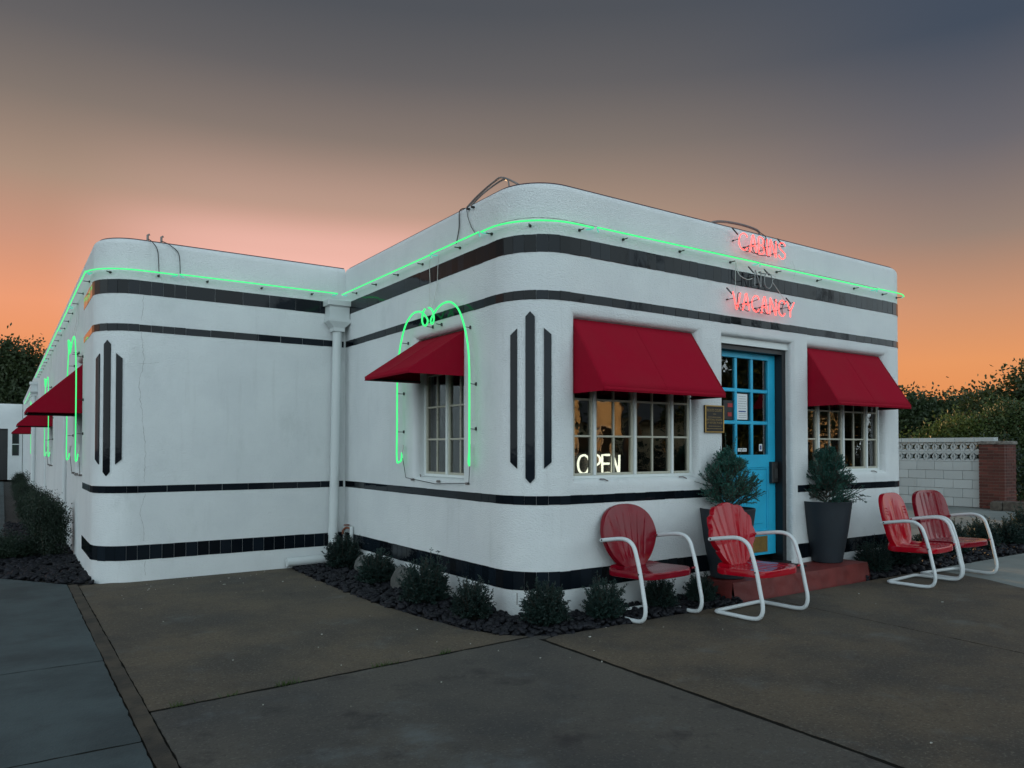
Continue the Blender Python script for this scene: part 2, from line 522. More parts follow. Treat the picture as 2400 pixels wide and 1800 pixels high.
# openings: seg -> list of (u0,u1,z0,z1, fillet, depth)  (u0..u1 = inner clear opening)
OPEN = {
    'front': [(0.525 - RC, 2.01 - RC, 1.14, 2.52, 0.08, 0.14), (2.38 - RC, 3.485 - RC, 0.0, 2.53, 0.05, 0.20), (3.80 - RC, 5.295 - RC, 1.14, 2.52, 0.08, 0.14)],
    'side': [(D - 2.0, D - 1.045, 1.12, 2.52, 0.07, 0.17)],
    'right': [(1.0 - RC, 1.955 - RC, 1.12, 2.52, 0.07, 0.14)],
    'flank': [(YF - 6.45, YF - 5.5, 1.12, 2.52, 0.07, 0.14), (YF - 8.9, YF - 8.0, 0.0, 2.4, 0.05, 0.3), (YF - 12.75, YF - 11.8, 1.12, 2.52, 0.07, 0.14),
              (YF - 15.2, YF - 14.3, 0.0, 2.4, 0.05, 0.3), (YF - 21.4, YF - 20.4, 1.12, 2.52, 0.07, 0.14)],
}
wall = MB()
ZTOP = TOP - BN
for name, sg in SEG.items():
    ops = OPEN.get(name, [])
    outs = [(o[0] - o[4], o[1] + o[4], max(o[2] - o[4], 0.0) if o[2] > 0 else 0.0, o[3] + o[4]) for o in ops]
    if isinstance(sg, Arc):
        us = [sg.len * i / 20 for i in range(21)]
    else:
        us = {0.0, sg.len}
        for o in outs:
            us |= {o[0], o[1]}
        us = sorted(us)
        ex = []
        for a, b in zip(us, us[1:]):
            k = max(1, int((b - a) / 1.0))
            ex += [a + (b - a) * i / k for i in range(k)]
        us = ex + [us[-1]]
    zs = {-0.10, 0.0, ZTOP}
    for o in outs:
        zs |= {o[2], o[3]}
    zs = sorted(zs)
    prof = [(z, 0.0) for z in zs]
    for k in range(1, 7):
        a = k / 6 * math.pi / 2
        prof.append((ZTOP + BN * math.sin(a), -(BN - BN * math.cos(a))))
    prof += [(TOP, -0.30), (3.30, -0.30)]
    idx = {}
    vs = []
    for i, u in enumerate(us):
        p, n, d = sg.at(u)
        for j, (z, o) in enumerate(prof):
            idx[i, j] = len(vs)
            vs.append((p.x + n.x * o, p.y + n.y * o, z))
    fs = []
    for i in range(len(us) - 1):
        for j in range(len(prof) - 1):
            um, zm = (us[i] + us[i + 1]) / 2, (prof[j][0] + prof[j + 1][0]) / 2
            if prof[j + 1][1] == 0.0 and any(o[0] < um < o[1] and o[2] < zm < o[3] for o in outs):
                continue
            fs.append((idx[i, j], idx[i + 1, j], idx[i + 1, j + 1], idx[i, j + 1]))
    wall.add(vs, fs)
    # rounded reveals
    for o in ops:
        u0, u1, z0, z1, r, dep = o
        bot = z0 > 0
        rings = []
        for k in range(8):
            if k < 7:
                a = k / 6 * math.pi / 2
                s_, c_ = r - r * math.sin(a), -(r - r * math.cos(a))
            else:
                s_, c_ = 0.0, -dep
            zb = (z0 - s_) if bot else 0.0
            rings.append([P(name, u0 - s_, zb, c_), P(name, u1 + s_, zb, c_), P(name, u1 + s_, z1 + s_, c_), P(name, u0 - s_, z1 + s_, c_)])
        vs = [v for rg in rings for v in rg]
        fs = []
        for k in range(7):
            for q in range(4):
                if q == 0 and not bot:
                    continue
                a, b = k * 4 + q, k * 4 + (q + 1) % 4
                fs.append((a, b, b + 4, a + 4))
        wall.add(vs, fs)
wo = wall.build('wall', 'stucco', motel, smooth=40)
# flat roof, floor and the partitions inside
MB().box((LX + 0.3, D + 0.3, 3.24), (W - 0.3, YF, 3.30)).box((0.3, 0.3, 3.24), (W - 0.3, D + 0.3, 3.299)).build('roof', 'roof_dark', motel)
MB().box((0.06, 0.22, 0.10), (W - 0.06, D + 0.2, 0.20)).build('floor', 'floor_wood', motel)
MB().box((LX + 0.02, YF + 0.3, 0.0), (W - 0.02, YF + 0.5, 3.5)).build('back_wall', 'stucco', motel)
MB().box((0.02, D + 0.2, 0.0), (W - 0.03, D + 0.3, 3.2)).build('partition', 'roof_dark', motel)
MB().box((LX + 1.2, D + 0.5, 0.0), (LX + 1.3, YF, 3.2)).build('partition', 'roof_dark', motel)
# thin metal coping on the parapet edge
cp = MB()
for name in ('flank', 'lcorner', 'wing', 'side', 'corner', 'front', 'rcorner', 'right'):
    sg = SEG[name]
    k = 16 if isinstance(sg, Arc) else 2
    cp.tube([P(name, sg.len * i / k, TOP + 0.002, -0.055) for i in range(k + 1)], 0.006, 5)
mat('coping', (0.06, 0.03, 0.045), 0.5)
cp.build('coping', 'coping', motel, smooth=60)

# ------------------------------------------------------------------ black glass tiles, one by one
def tile_mesh(name, c=0.02):
    mb = MB()
    mb.cbox((-0.5, -0.5, -0.5), (0.5, 0.5, 0.5), 0.03)
    me = bpy.data.meshes.new(name)
    me.from_pydata(mb.v, [], mb.f)
    me.materials.append(MATS['tile'])
    return me
TM = tile_mesh('tile')
def lay(pname, za, zb, seg, pitch, u0=0.0, u1=None, skip=()):
    sg = SEG[seg]
    u1 = sg.len if u1 is None else u1
    n = max(1, round((u1 - u0) / pitch))
    w = (u1 - u0) / n
    for i in range(n):
        uc = u0 + (i + 0.5) * w
        if any(a < uc < b for a, b in skip):
            continue
        p, nn, d = sg.at(uc)
        th = 0.014
        gap = 0.0016 + random.random() * 0.0010
        rz = Matrix(((d.x, 0, nn.x), (d.y, 0, nn.y), (0, 1, 0)))          # columns: along, up, out
        tilt = Matrix.Rotation(random.gauss(0, 0.007), 3, 'X') @ Matrix.Rotation(random.gauss(0, 0.007), 3, 'Y')
        o = bpy.data.objects.new(pname, TM)
        col.objects.link(o)
        o.parent = motel
        ww = w - gap
        if isinstance(sg, Arc):
            ww = 2 * sg.r * math.tan(w / sg.r / 2) - gap
        M4 = (rz @ tilt).to_4x4() @ Matrix.Diagonal((ww, zb - za + random.gauss(0, 0.0012), th, 1))
        M4.translation = (p.x - nn.x * 0.0036, p.y - nn.y * 0.0036, (za + zb) / 2 + random.gauss(0, 0.0007))
        o.matrix_local = M4
side_near = D - 1.55 - 0.0        # small tiles from the corner back to y=1.55, long ones beyond
for nm, za, zb, pf, pl in (('cornice_tile', Z1a, Z1b, 0.112, 0.33), ('frieze_tile', Z2a, Z2b, 0.158, 0.30)):
    lay(nm, za, zb, 'lcorner', 0.105)
    lay(nm, za, zb, 'wing', 0.115, 0, 0.46)
    lay(nm, za, zb, 'wing', pl * 0.92, 0.46, SEG['wing'].len - 0.02)
    lay(nm, za, zb, 'side', pl, 0.02, side_near)
    lay(nm, za, zb, 'side', 0.115 if nm == 'cornice_tile' else 0.19, side_near)
    lay(nm, za, zb, 'corner', 0.105)
    lay(nm, za, zb, 'front', pf)
    lay(nm, za, zb, 'rcorner', 0.105)
    lay(nm, za, zb, 'right', 0.15, 0, 1.2)
FLK = YF - 5.32
for nm, za, zb in (('cornice_tile', Z1a, Z1b), ('frieze_tile', Z2a, Z2b), ('dado_tile', Z3a, Z3b), ('plinth_tile', Z4a, Z4b)):
    lay(nm, za, zb, 'flank', 0.26, FLK)
dsk = [(2.30 - RC, 3.565 - RC)]
lay('dado_tile', Z3a, Z3b, 'lcorner', 0.10)
lay('dado_tile', Z3a, Z3b, 'wing', 0.30, 0, SEG['wing'].len - 0.02)
lay('dado_tile', Z3a, Z3b, 'side', 0.31, 0.02, 3.1)
lay('dado_tile', Z3a, Z3b, 'side', 0.12, 3.1)
lay('dado_tile', Z3a, Z3b, 'corner', 0.10)
lay('dado_tile', Z3a, Z3b, 'front', 0.125, 0, 2.30 - RC)
lay('dado_tile', Z3a, Z3b, 'front', 0.125, 3.56 - RC)
lay('dado_tile', Z3a, Z3b, 'rcorner', 0.10)
lay('plinth_tile', Z4a, Z4b, 'lcorner', 0.10)
lay('plinth_tile', Z4a, Z4b, 'wing', 0.118, 0, SEG['wing'].len - 0.02)
lay('plinth_tile', Z4a, Z4b, 'side', 0.115, 0.02)
lay('plinth_tile', Z4a, Z4b, 'corner', 0.10)
lay('plinth_tile', Z4a, Z4b, 'front', 0.118, 0, 2.30 - RC)
lay('plinth_tile', Z4a, Z4b, 'front', 0.118, 3.56 - RC)
lay('plinth_tile', Z4a, Z4b, 'rcorner', 0.10)

# pointed vertical inlays on the two rounded corners
def inlay(seg, phi, w, z0, z1, kind):
    sg = SEG[seg]
    uc = sg.len * phi
    n = 6
    mb = MB()
    for out, in ((0.010,),):
        rows = []
        for i in range(n + 1):
            f = i / n
            u = uc + (f - 0.5) * w
            if kind == 'mid':
                e = w * 0.55 * abs(f - 0.5) * 2
                zb, zt = z0 + e, z1 - e
            else:
                g = f if kind == 'l' else 1 - f        # the edge next to the middle one is the long one
                e = w * 0.85 * (1 - g)
                zb, zt = z0 + e, z1 - e
            rows.append((u, zb, zt))
        vs = []
        for u, zb, zt in rows:
            for o, z in ((-0.01, zb), (out, zb), (out, zt), (-0.01, zt)):
                vs.append(P(seg, u, z, o))
        fs = []
        for i in range(n):
            a = i * 4
            for q in range(3):
                fs.append((a + q, a + 4 + q, a + 5 + q, a + q + 1))
        fs += [(0, 1, 2, 3), (n * 4 + 3, n * 4 + 2, n * 4 + 1, n * 4)]
        mb.add(vs, fs)
    o = mb.build('inlay', 'tile', motel, smooth=30)
    fix_normals(o)
for seg in ('lcorner', 'corner'):
    inlay(seg, 0.5, 0.078, 1.112, 2.545, 'mid')
    inlay(seg, 0.5 - 0.205, 0.062, 1.235, 2.405, 'l')
    inlay(seg, 0.5 + 0.205, 0.062, 1.235, 2.405, 'r')

# hairline cracks in the stucco, plus a drawn shade line along the parapet
def crack_and_shade_line(seg, pts, r=0.0019):
    out = []
    for (u0, z0), (u1, z1) in zip(pts, pts[1:]):
        k = max(2, int(math.hypot(u1 - u0, z1 - z0) / 0.025))
        for i in range(k):
            f = i / k
            out.append(P(seg, u0 + (u1 - u0) * f + random.gauss(0, 0.0045), z0 + (z1 - z0) * f, 0.0))
    MB().tube(out, [r * random.uniform(0.4, 1.2) for _ in out], 4).build('crack_and_shade_line', 'crack_and_shade_line', motel)
cu = 0.02
crack_and_shade_line('wing', [(cu + 0.02, 3.03), (cu, 2.74)])
crack_and_shade_line('wing', [(cu, 2.64), (cu + 0.03, 2.35), (cu - 0.02, 2.1), (cu + 0.02, 1.7), (cu + 0.05, 1.35), (cu + 0.04, 1.02)])
crack_and_shade_line('wing', [(cu + 0.05, 0.92), (cu, 0.72), (cu + 0.05, 0.5), (cu + 0.03, 0.39)])
crack_and_shade_line('wing', [(cu + 0.05, 0.21), (cu + 0.06, 0.03)])
crack_and_shade_line('wing', [(cu - 0.02, 2.3), (cu + 0.2, 2.33)], 0.0014)
crack_and_shade_line('front', [(3.05, 3.42), (3.1, 3.32), (3.06, 3.2)], 0.0016)
for sname in ('side', 'corner', 'front'):      # dark line drawn for the shade of the ledge above the roofline tube
    sg = SEG[sname]
    crack_and_shade_line(sname, [(0.02, 3.325), (sg.len * 0.5, 3.33), (sg.len, 3.325)], 0.0035)

# ------------------------------------------------------------------ windows and door
def window(seg, u0, u1, z0, z1, depth, cols, rows, open_=None):
    """cols: list of sections (width fraction start, end, n columns)"""
    M = frameM(seg, u0, z0, -depth)
    w, h = u1 - u0, z1 - z0
    fr = MB()
    f = 0.026
    fr.cbox((0, 0, -0.05), (w, f, 0.02), 0.004, M)
    fr.cbox((0, h - f, -0.05), (w, h, 0.02), 0.004, M)
    fr.cbox((0, f, -0.05), (f, h - f, 0.02), 0.004, M)
    fr.cbox((w - f, f, -0.05), (w, h - f, 0.02), 0.004, M)
    win = fr.build('window', 'white_paint', motel)
    MB().box((-0.02, -0.03, 0.0), (w + 0.02, -0.002, 0.05), M).build('sill', 'white_paint', win)
    for si, (a, b, nc) in enumerate(cols):
        a, b = f + (w - 2 * f) * a, f + (w - 2 * f) * b
        if si:
            MB().cbox((a - 0.014, f, -0.04), (a + 0.014, h - f, 0.026), 0.004, M).build('mullion', 'white_paint', win)
        g = 0.014 if si else 0.0
        g2 = 0.014 if si < len(cols) - 1 else 0.0
        s = 0.022
        a, b = a + g, b - g2
        sash = MB()
        sash.cbox((a, f, -0.03), (a + s, h - f, 0.008), 0.003, M)
        sash.cbox((b - s, f, -0.03), (b, h - f, 0.008), 0.003, M)
        sash.cbox((a + s, f, -0.03), (b - s, f + s, 0.008), 0.003, M)
        sash.cbox((a + s, h - f - s, -0.03), (b - s, h - f, 0.008), 0.003, M)
        sash.build('sash', 'old_sash', win)
        ia, ib, ja, jb = a + s, b - s, f + s, h - f - s
        bw = 0.009
        for r in range(1, rows):
            zc = ja + (jb - ja) * r / rows
            MB().cbox((ia, zc - bw, -0.026), (ib, zc + bw, 0.004), 0.003, M).build('muntin', 'old_sash', win)
        for c in range(1, nc):
            xc = ia + (ib - ia) * c / nc
            MB().cbox((xc - bw, ja, -0.024), (xc + bw, jb, 0.0015), 0.003, M).build('muntin', 'old_sash', win)
        for c in range(nc):
            for r in range(rows):
                x0_, x1_ = ia + (ib - ia) * c / nc, ia + (ib - ia) * (c + 1) / nc
                y0_, y1_ = ja + (jb - ja) * r / rows, ja + (jb - ja) * (r + 1) / rows
                tx, ty = random.gauss(0, 0.0010), random.gauss(0, 0.0010)
                MB().add([M(x0_, y0_, -0.012 - tx), M(x1_, y0_, -0.012 + tx), M(x1_, y1_, -0.012 + tx + ty), M(x0_, y1_, -0.012 - tx + ty)], [(0, 1, 2, 3)]).build('pane', 'glass', win)
    return win
SEC4 = [(0, 0.165, 1), (0.165, 0.5, 2), (0.5, 0.832, 2), (0.832, 1, 1)]
window('front', 0.525 - RC, 2.01 - RC, 1.14, 2.52, 0.10, SEC4, 4)
window('front', 3.80 - RC, 5.295 - RC, 1.14, 2.52, 0.10, SEC4, 4)
SEC2 = [(0, 0.5, 2), (0.5, 1, 2)]
window('side', D - 2.0, D - 1.045, 1.12, 2.52, 0.13, SEC2, 4)
window('right', 1.0 - RC, 1.955 - RC, 1.12, 2.52, 0.10, SEC2, 4)
for y in (6.45, 12.75, 21.4):
    window('flank', YF - y, YF - y + 0.95, 1.12, 2.52, 0.10, SEC2, 4)
for y in (8.9, 15.2):       # recessed doors on the flank
    M = frameM('flank', YF - y, 0.0, -0.26)
    dd = MB().box((0, 0.02, -0.04), (0.9, 2.4, 0.0), M).build('door', 'pot_grey', motel)
    MB().box((0.80, 1.0, 0.0), (0.84, 1.12, 0.05), M).build('handle', 'black_metal', dd)
# casement stays
for seg, u in (('front', 0.80 - RC), ('front', 1.78 - RC), ('front', 5.03 - RC), ('side', D - 1.93)):
    p = P(seg, u, 1.135, -0.03)
    q = P(seg, u + 0.07, 1.12, 0.0)
    MB().tube([p, (p + q) / 2 + Vector((0, 0, 0.008)), q], 0.006, 6).build('casement_stay', 'conduit_grey', motel, smooth=60)

# the blue door
M = frameM('front', 2.38 - RC, 0.0, 0.0)
w = 1.105
dz0, dz1 = 0.27, 2.41
frm = MB()
frm.box((0.0, 0.17, -0.24), (0.055, 2.46, -0.09), M)
frm.box((w - 0.06, 0.17, -0.24), (w, 2.46, -0.09), M)
frm.box((0.055, 2.41, -0.24), (w - 0.06, 2.46, -0.09), M)
frm.build('door_frame', 'black_paint', motel)
MB().box((0.0, 2.46, -0.20), (w, 2.53, -0.06), M).build('door_header', 'white_paint', motel)
MB().box((0.0, 0.14, -0.26), (w, 0.20, -0.03), M).build('threshold', 'black_metal', motel)
DL0, DL1 = 0.058, w - 0.063
door = MB()
gx0, gx1, gz0, gz1 = 0.155, 0.925, 1.336, 2.347
dM = lambda a, b, c: M(a, b, c - 0.18)
door.cbox((DL0, dz0, -0.045), (gx0, dz1, 0.0), 0.003, dM)
door.cbox((gx1, dz0, -0.045), (DL1, dz1, 0.0), 0.003, dM)
door.cbox((gx0, gz1, -0.045), (gx1, dz1, 0.0), 0.003, dM)
door.cbox((gx0, 1.20, -0.045), (gx1, gz0, 0.0), 0.003, dM)
door.cbox((gx0, dz0, -0.045), (gx1, 0.52, 0.0), 0.003, dM)
door.box((gx0, 0.52, -0.035), (gx1, 1.20, -0.014), dM)
door_o = door.build('door', 'door_blue', motel)
for a, b, c, d_ in ((gx0, 0.52, gx0 + 0.018, 1.20), (gx1 - 0.018, 0.52, gx1, 1.20)):
    MB().cbox((a, b, -0.014), (c, d_, -0.004), 0.004, dM).build('moulding', 'door_blue', door_o)
for b in (0.52, 1.182):
    MB().cbox((gx0 + 0.018, b, -0.014), (gx1 - 0.018, b + 0.018, -0.004), 0.004, dM).build('moulding', 'door_blue', door_o)
MB().cbox((gx0 + 0.09, 0.60, -0.014), (gx1 - 0.09, 1.12, -0.006), 0.006, dM).build('raised_panel', 'door_blue', door_o)
for i in range(1, 3):
    xc = gx0 + (gx1 - gx0) * i / 3
    MB().cbox((xc - 0.019, gz0, -0.04), (xc + 0.019, gz1, -0.005), 0.006, dM).build('muntin', 'door_blue', door_o)
    zc = gz0 + (gz1 - gz0) * i / 3
    MB().cbox((gx0, zc - 0.019, -0.04), (gx1, zc + 0.019, -0.006), 0.006, dM).build('muntin', 'door_blue', door_o)
for i in range(3):
    for j in range(3):
        x0_, x1_ = gx0 + (gx1 - gx0) * i / 3, gx0 + (gx1 - gx0) * (i + 1) / 3
        y0_, y1_ = gz0 + (gz1 - gz0) * j / 3, gz0 + (gz1 - gz0) * (j + 1) / 3
        MB().add([dM(x0_, y0_, -0.026), dM(x1_, y0_, -0.026), dM(x1_, y1_, -0.026), dM(x0_, y1_, -0.026)], [(0, 1, 2, 3)]).build('pane', 'glass', door_o)
MB().cbox((DL1 - 0.105, 1.03, 0.0), (DL1 - 0.005, 1.26, 0.045), 0.01, dM).build('lock_box', 'black_metal', door_o)
MB().box((DL1 - 0.085, 1.08, 0.045), (DL1 - 0.025, 1.19, 0.051), dM).build('keypad', 'dark_rubber', door_o)
MB().cbox((0.62, 0.30, 0.0), (0.90, 0.47, 0.004), 0.002, dM).build('kick_plate', 'brass', door_o)

def paper(seg_m, x, z, w_, h_, name, label, cat):
    o = thing(name, label, cat, seg_m(x, z, 0.0))
    MB().box((x, z, 0.0), (x + w_, z + h_, 0.002), seg_m).build('sheet', 'paper', o)
    return o
gM = lambda a, b, c: M(a, b, c - 0.204)
np_ = paper(gM, 0.445, 1.705, 0.165, 0.27, 'paper_notice', 'white paper notice with a blue bar taped inside the blue door pane', 'notice')
MB().box((0.47, 1.785, 0.002), (0.585, 1.797, 0.003), gM).build('blue_bar', 'ink_blue', np_)
for i, zz_ in enumerate((1.945, 1.92, 1.895, 1.87, 1.845, 1.82, 1.765, 1.745, 1.725)):
    mb = MB()
    x_ = 0.462 + random.random() * 0.012
    while x_ < 0.585:
        l_ = random.uniform(0.008, 0.022)
        mb.box((x_, zz_, 0.002), (x_ + l_, zz_ + 0.0055, 0.0026), gM)
        x_ += l_ + 0.006
    mb.build('text_line', 'ink_grey', np_)
st = paper(gM, 0.80, 1.375, 0.05, 0.075, 'door_sticker', 'small white sticker in the lower corner pane of the blue door', 'sticker')
MB().box((0.812, 1.39, 0.002), (0.838, 1.435, 0.003), gM).build('print', 'ink_blue', st)
st = paper(gM, 0.455, 1.37, 0.14, 0.035, 'door_strip', 'narrow white strip sticker in the lower middle door pane', 'sticker')
MB().box((0.465, 1.382, 0.002), (0.585, 1.393, 0.003), gM).build('print', 'ink_grey', st)
hs = thing('hours_sign', 'dark window sign with two red boxes behind the left door pane', 'sign', gM(0.30, 1.71, 0))
MB().box((0.235, 1.70, -0.004), (0.395, 1.90, 0.0), gM).build('panel', 'black_paint', hs)
MB().box((0.30, 1.83, 0.0), (0.375, 1.87, 0.002), gM).build('red_box', 'sign_red', hs)
MB().box((0.30, 1.735, 0.0), (0.36, 1.775, 0.002), gM).build('red_box', 'sign_red', hs)

# ------------------------------------------------------------------ ground, slabs, beds
def rough_poly(pts, step=0.06, amp=0.003, closed=True):
    out = []
    n = len(pts)
    for i in range(n):
        a, b = Vector(pts[i]), Vector(pts[(i + 1) % n])
        k = max(1, min(160, int((b - a).length / step)))
        for j in range(k):
            p = a + (b - a) * j / k
            if j:
                p = p + Vector((random.gauss(0, amp), random.gauss(0, amp)))
            out.append((p.x, p.y))
    return out
def slab(name, pts, m, top=0.0, bot=-0.12, amp=0.0025, bevel=0.005):
    poly = rough_poly(pts, amp=amp)
    bm = bmesh.new()
    vs = [bm.verts.new((x, y, top)) for x, y in poly]
    f = bm.faces.new(vs)
    if f.normal.z < 0:
        f.normal_flip()
    bm.normal_update()
    r = bmesh.ops.inset_region(bm, faces=[f], thickness=bevel, depth=0.0)
    for v in vs:
        v.co.z -= bevel * 0.8
    ring = [e for e in bm.edges if e.is_boundary]
    ex = bmesh.ops.extrude_edge_only(bm, edges=ring)
    for v in ex['geom']:
        if isinstance(v, bmesh.types.BMVert):
            v.co.z = bot
    bmesh.ops.triangulate(bm, faces=[x for x in bm.faces if len(x.verts) > 4])
    bmesh.ops.recalc_face_normals(bm, faces=bm.faces)
    me = bpy.data.meshes.new(name)
    bm.to_mesh(me)
    bm.free()
    me.materials.append(MATS[m])
    o = bpy.data.objects.new(name, me)
    col.objects.link(o)
    o['kind'] = 'structure'
    return o
g = MB().add([(-400, -400, -0.09), (400, -400, -0.09), (400, 400, -0.09), (-400, 400, -0.09)], [(0, 1, 2, 3)]).build('ground', 'asphalt')
g['kind'] = 'structure'
BED = [(-0.674, 3.66), (-0.69, 2.72), (-0.675, 1.54), (-0.60, 0.744), (-0.507, 0.142), (-0.373, -0.183), (-0.25, -0.31)]
slab('driveway_slab', [(-2.815, 3.97), (-2.815, -0.50), (-0.215, -0.345)] + BED[::-1] + [(-0.62, 3.97)], 'slab_brown')
slab('driveway_slab', [(-2.815, -0.535), (-2.815, -8.0), (-0.255, -8.0), (-0.212, -0.381)], 'slab_grey')
slab('driveway_slab', [(-0.175, -0.50), (-0.215, -8.0), (1.95, -8.0), (2.44, -0.46), (0.10, -0.455), (-0.02, -0.44)], 'slab_brown')
slab('driveway_slab', [(2.456, -0.46), (1.965, -8.0), (4.6, -8.0), (4.98, -1.6), (5.24, -1.13), (5.42, -0.47)], 'slab_brown')
slab('driveway_slab', [(-0.25, -0.30), (-0.20, -0.45), (-0.02, -0.43), (0.06, -0.40), (-0.05, -0.36)], 'slab_grey', top=-0.004, amp=0.006)
def joint(pts):
    poly = rough_poly(pts, 0.05, 0.003)
    o = MB().add([(x, y, -0.0065) for x, y in poly], [tuple(range(len(poly)))]).build('joint_filler', 'joint_dirt')
    fix_normals(o)
    o['kind'] = 'structure'
mat('joint_dirt', (0.010, 0.009, 0.007), 0.95, spec=0.1)
joint([(-2.82, -0.49), (-2.82, -0.55), (-0.24, -0.40), (-0.21, -0.335)])
joint([(-0.26, -0.38), (-0.325, -8.0), (-0.20, -8.0), (-0.165, -0.48)])
joint([(2.43, -0.465), (1.945, -8.0), (1.975, -8.0), (2.47, -0.465)])
joint([(-2.915, 4.12), (-2.915, -8.0), (-2.90, -8.0), (-2.90, 4.12)])
joint([(-2.83, 4.05), (-2.83, -8.0), (-2.81, -8.0), (-2.81, 4.05)])
for jy in (0.735, -0.942, -2.617):
    joint([(-2.91, jy - 0.022), (-2.91, jy + 0.022), (-5.2, jy + 0.042), (-5.2, jy - 0.002)])
slab('concrete_apron', [(5.435, -0.47), (5.255, -1.13), (4.995, -1.6), (4.62, -8.0), (40, -8.0), (40, -0.47)], 'slab_pale')
slab('concrete_apron', [(5.95, 0.55), (40, 0.55), (40, 9.5), (5.95, 9.5)], 'slab_pale', top=-0.003)
slab('gutter_strip', [(-2.905, 4.05), (-2.905, -8.0), (-2.825, -8.0), (-2.825, 4.05)], 'lip_strip', top=0.004, amp=0.002)
for y0, y1 in ((4.9, 0.74), (0.724, -0.932), (-0.953, -2.6), (-2.62, -4.3), (-4.315, -6.0), (-6.015, -8.0)):
    if y0 > 4:
        slab('sidewalk_slab', [(-2.912, 4.12), (-2.912, 0.744), (-5.2, 0.76), (-5.2, 7.4), (-3.85, 5.5)], 'slab_blue')
    else:
        slab('sidewalk_slab', [(-2.915, y0), (-2.915, y1), (-5.2, y1 + 0.02), (-5.2, y0 + 0.02)], 'slab_blue')
slab('path', [(-3.42, 7.0), (-3.40, 34.0), (-6.5, 34.0), (-5.2, 7.4)], 'slab_blue')
so = MB()
# soil of the beds
def bed_soil(pts, z=-0.02):
    MBx = MB().add([(x, y, z) for x, y in pts], [tuple(range(len(pts)))])
    o = MBx.build('bed_soil', 'soil')
    fix_normals(o)
    o['kind'] = 'structure'
    return o
B1 = BED + [(-0.02, -0.44), (0.10, -0.455), (2.1, -0.46), (2.1, 0.25), (0.5, 0.6), (0.2, 3.95), (-0.62, 3.95)]
bed_soil(B1)
B2 = [(4.2, -0.46), (5.43, -0.46), (40, -0.46), (40, 0.54), (5.95, 0.54), (5.0, 0.3), (4.2, 0.2)]
bed_soil(B2)
B3 = [(-2.62, 4.05), (-2.73, 4.03), (-3.48, 5.0), (-3.85, 5.5), (-5.2, 7.4), (-3.42, 7.0), (-3.40, 34), (-2.6, 34)]
bed_soil(B3)

# red painted step
step = MB()
sx0, sx1, sy0, sz = 2.06, 4.26, -0.37, 0.175
prof_pts = [(sx0, sy0 - 0.02, -0.03), (sx1 + 0.07, sy0 - 0.03, -0.03), (sx1 + 0.05, 0.06, -0.03), (sx0, 0.06, -0.03)]
sm = bmesh.new()
nx, ny = 44, 10
gridv = {}
def stepz(x, y):
    return sz + 0.003 * math.sin(x * 5) + 0.002 * math.sin(y * 17 + x * 3)
for i in range(nx + 1):
    for j in range(ny + 1):
        x = sx0 + (sx1 - sx0) * i / nx
        y = sy0 + (0.20 - sy0) * j / ny
        gridv[i, j] = sm.verts.new((x + random.gauss(0, 0.002), y + (random.gauss(0, 0.004) if j == 0 else 0), stepz(x, y) - (0.008 if j == 0 or i in (0, nx) else 0)))
for i in range(nx):
    for j in range(ny):
        sm.faces.new((gridv[i, j], gridv[i + 1, j], gridv[i + 1, j + 1], gridv[i, j + 1]))
def skirt(keys, off):
    prev = [gridv[k] for k in keys]
    for lv in range(1, 6):
        cur = []
        for v in [gridv[k] for k in keys]:
            f = lv / 5
            jit = random.gauss(0, 0.006) if lv < 5 else 0
            cur.append(sm.verts.new((v.co.x + off[0] * f + jit, v.co.y + off[1] * f + jit, v.co.z * (1 - f) - 0.03 * f)))
        for a in range(len(cur) - 1):
            sm.faces.new((prev[a], prev[a + 1], cur[a + 1], cur[a]))
        prev = cur
skirt([(i, 0) for i in range(nx + 1)], (0, -0.03))
skirt([(nx, j) for j in range(ny + 1)], (0.09, 0))
skirt([(0, j) for j in range(ny + 1)], (-0.03, 0))
bmesh.ops.recalc_face_normals(sm, faces=sm.faces)
me = bpy.data.meshes.new('red_step')
sm.to_mesh(me)
sm.free()
me.materials.append(MATS['step_red'])
me.polygons.foreach_set('use_smooth', [True] * len(me.polygons))
me.set_sharp_from_angle(angle=R_(50))
so = bpy.data.objects.new('red_step', me)
col.objects.link(so)
tag(so, 'worn red painted concrete step below the blue door', 'step')
MB().box((2.60, -0.20, sz + 0.002), (3.42, 0.02, sz + 0.014)).build('door_mat', 'dark_rubber')
tag(bpy.data.objects['door_mat'], 'black rubber door mat on the red step', 'mat')

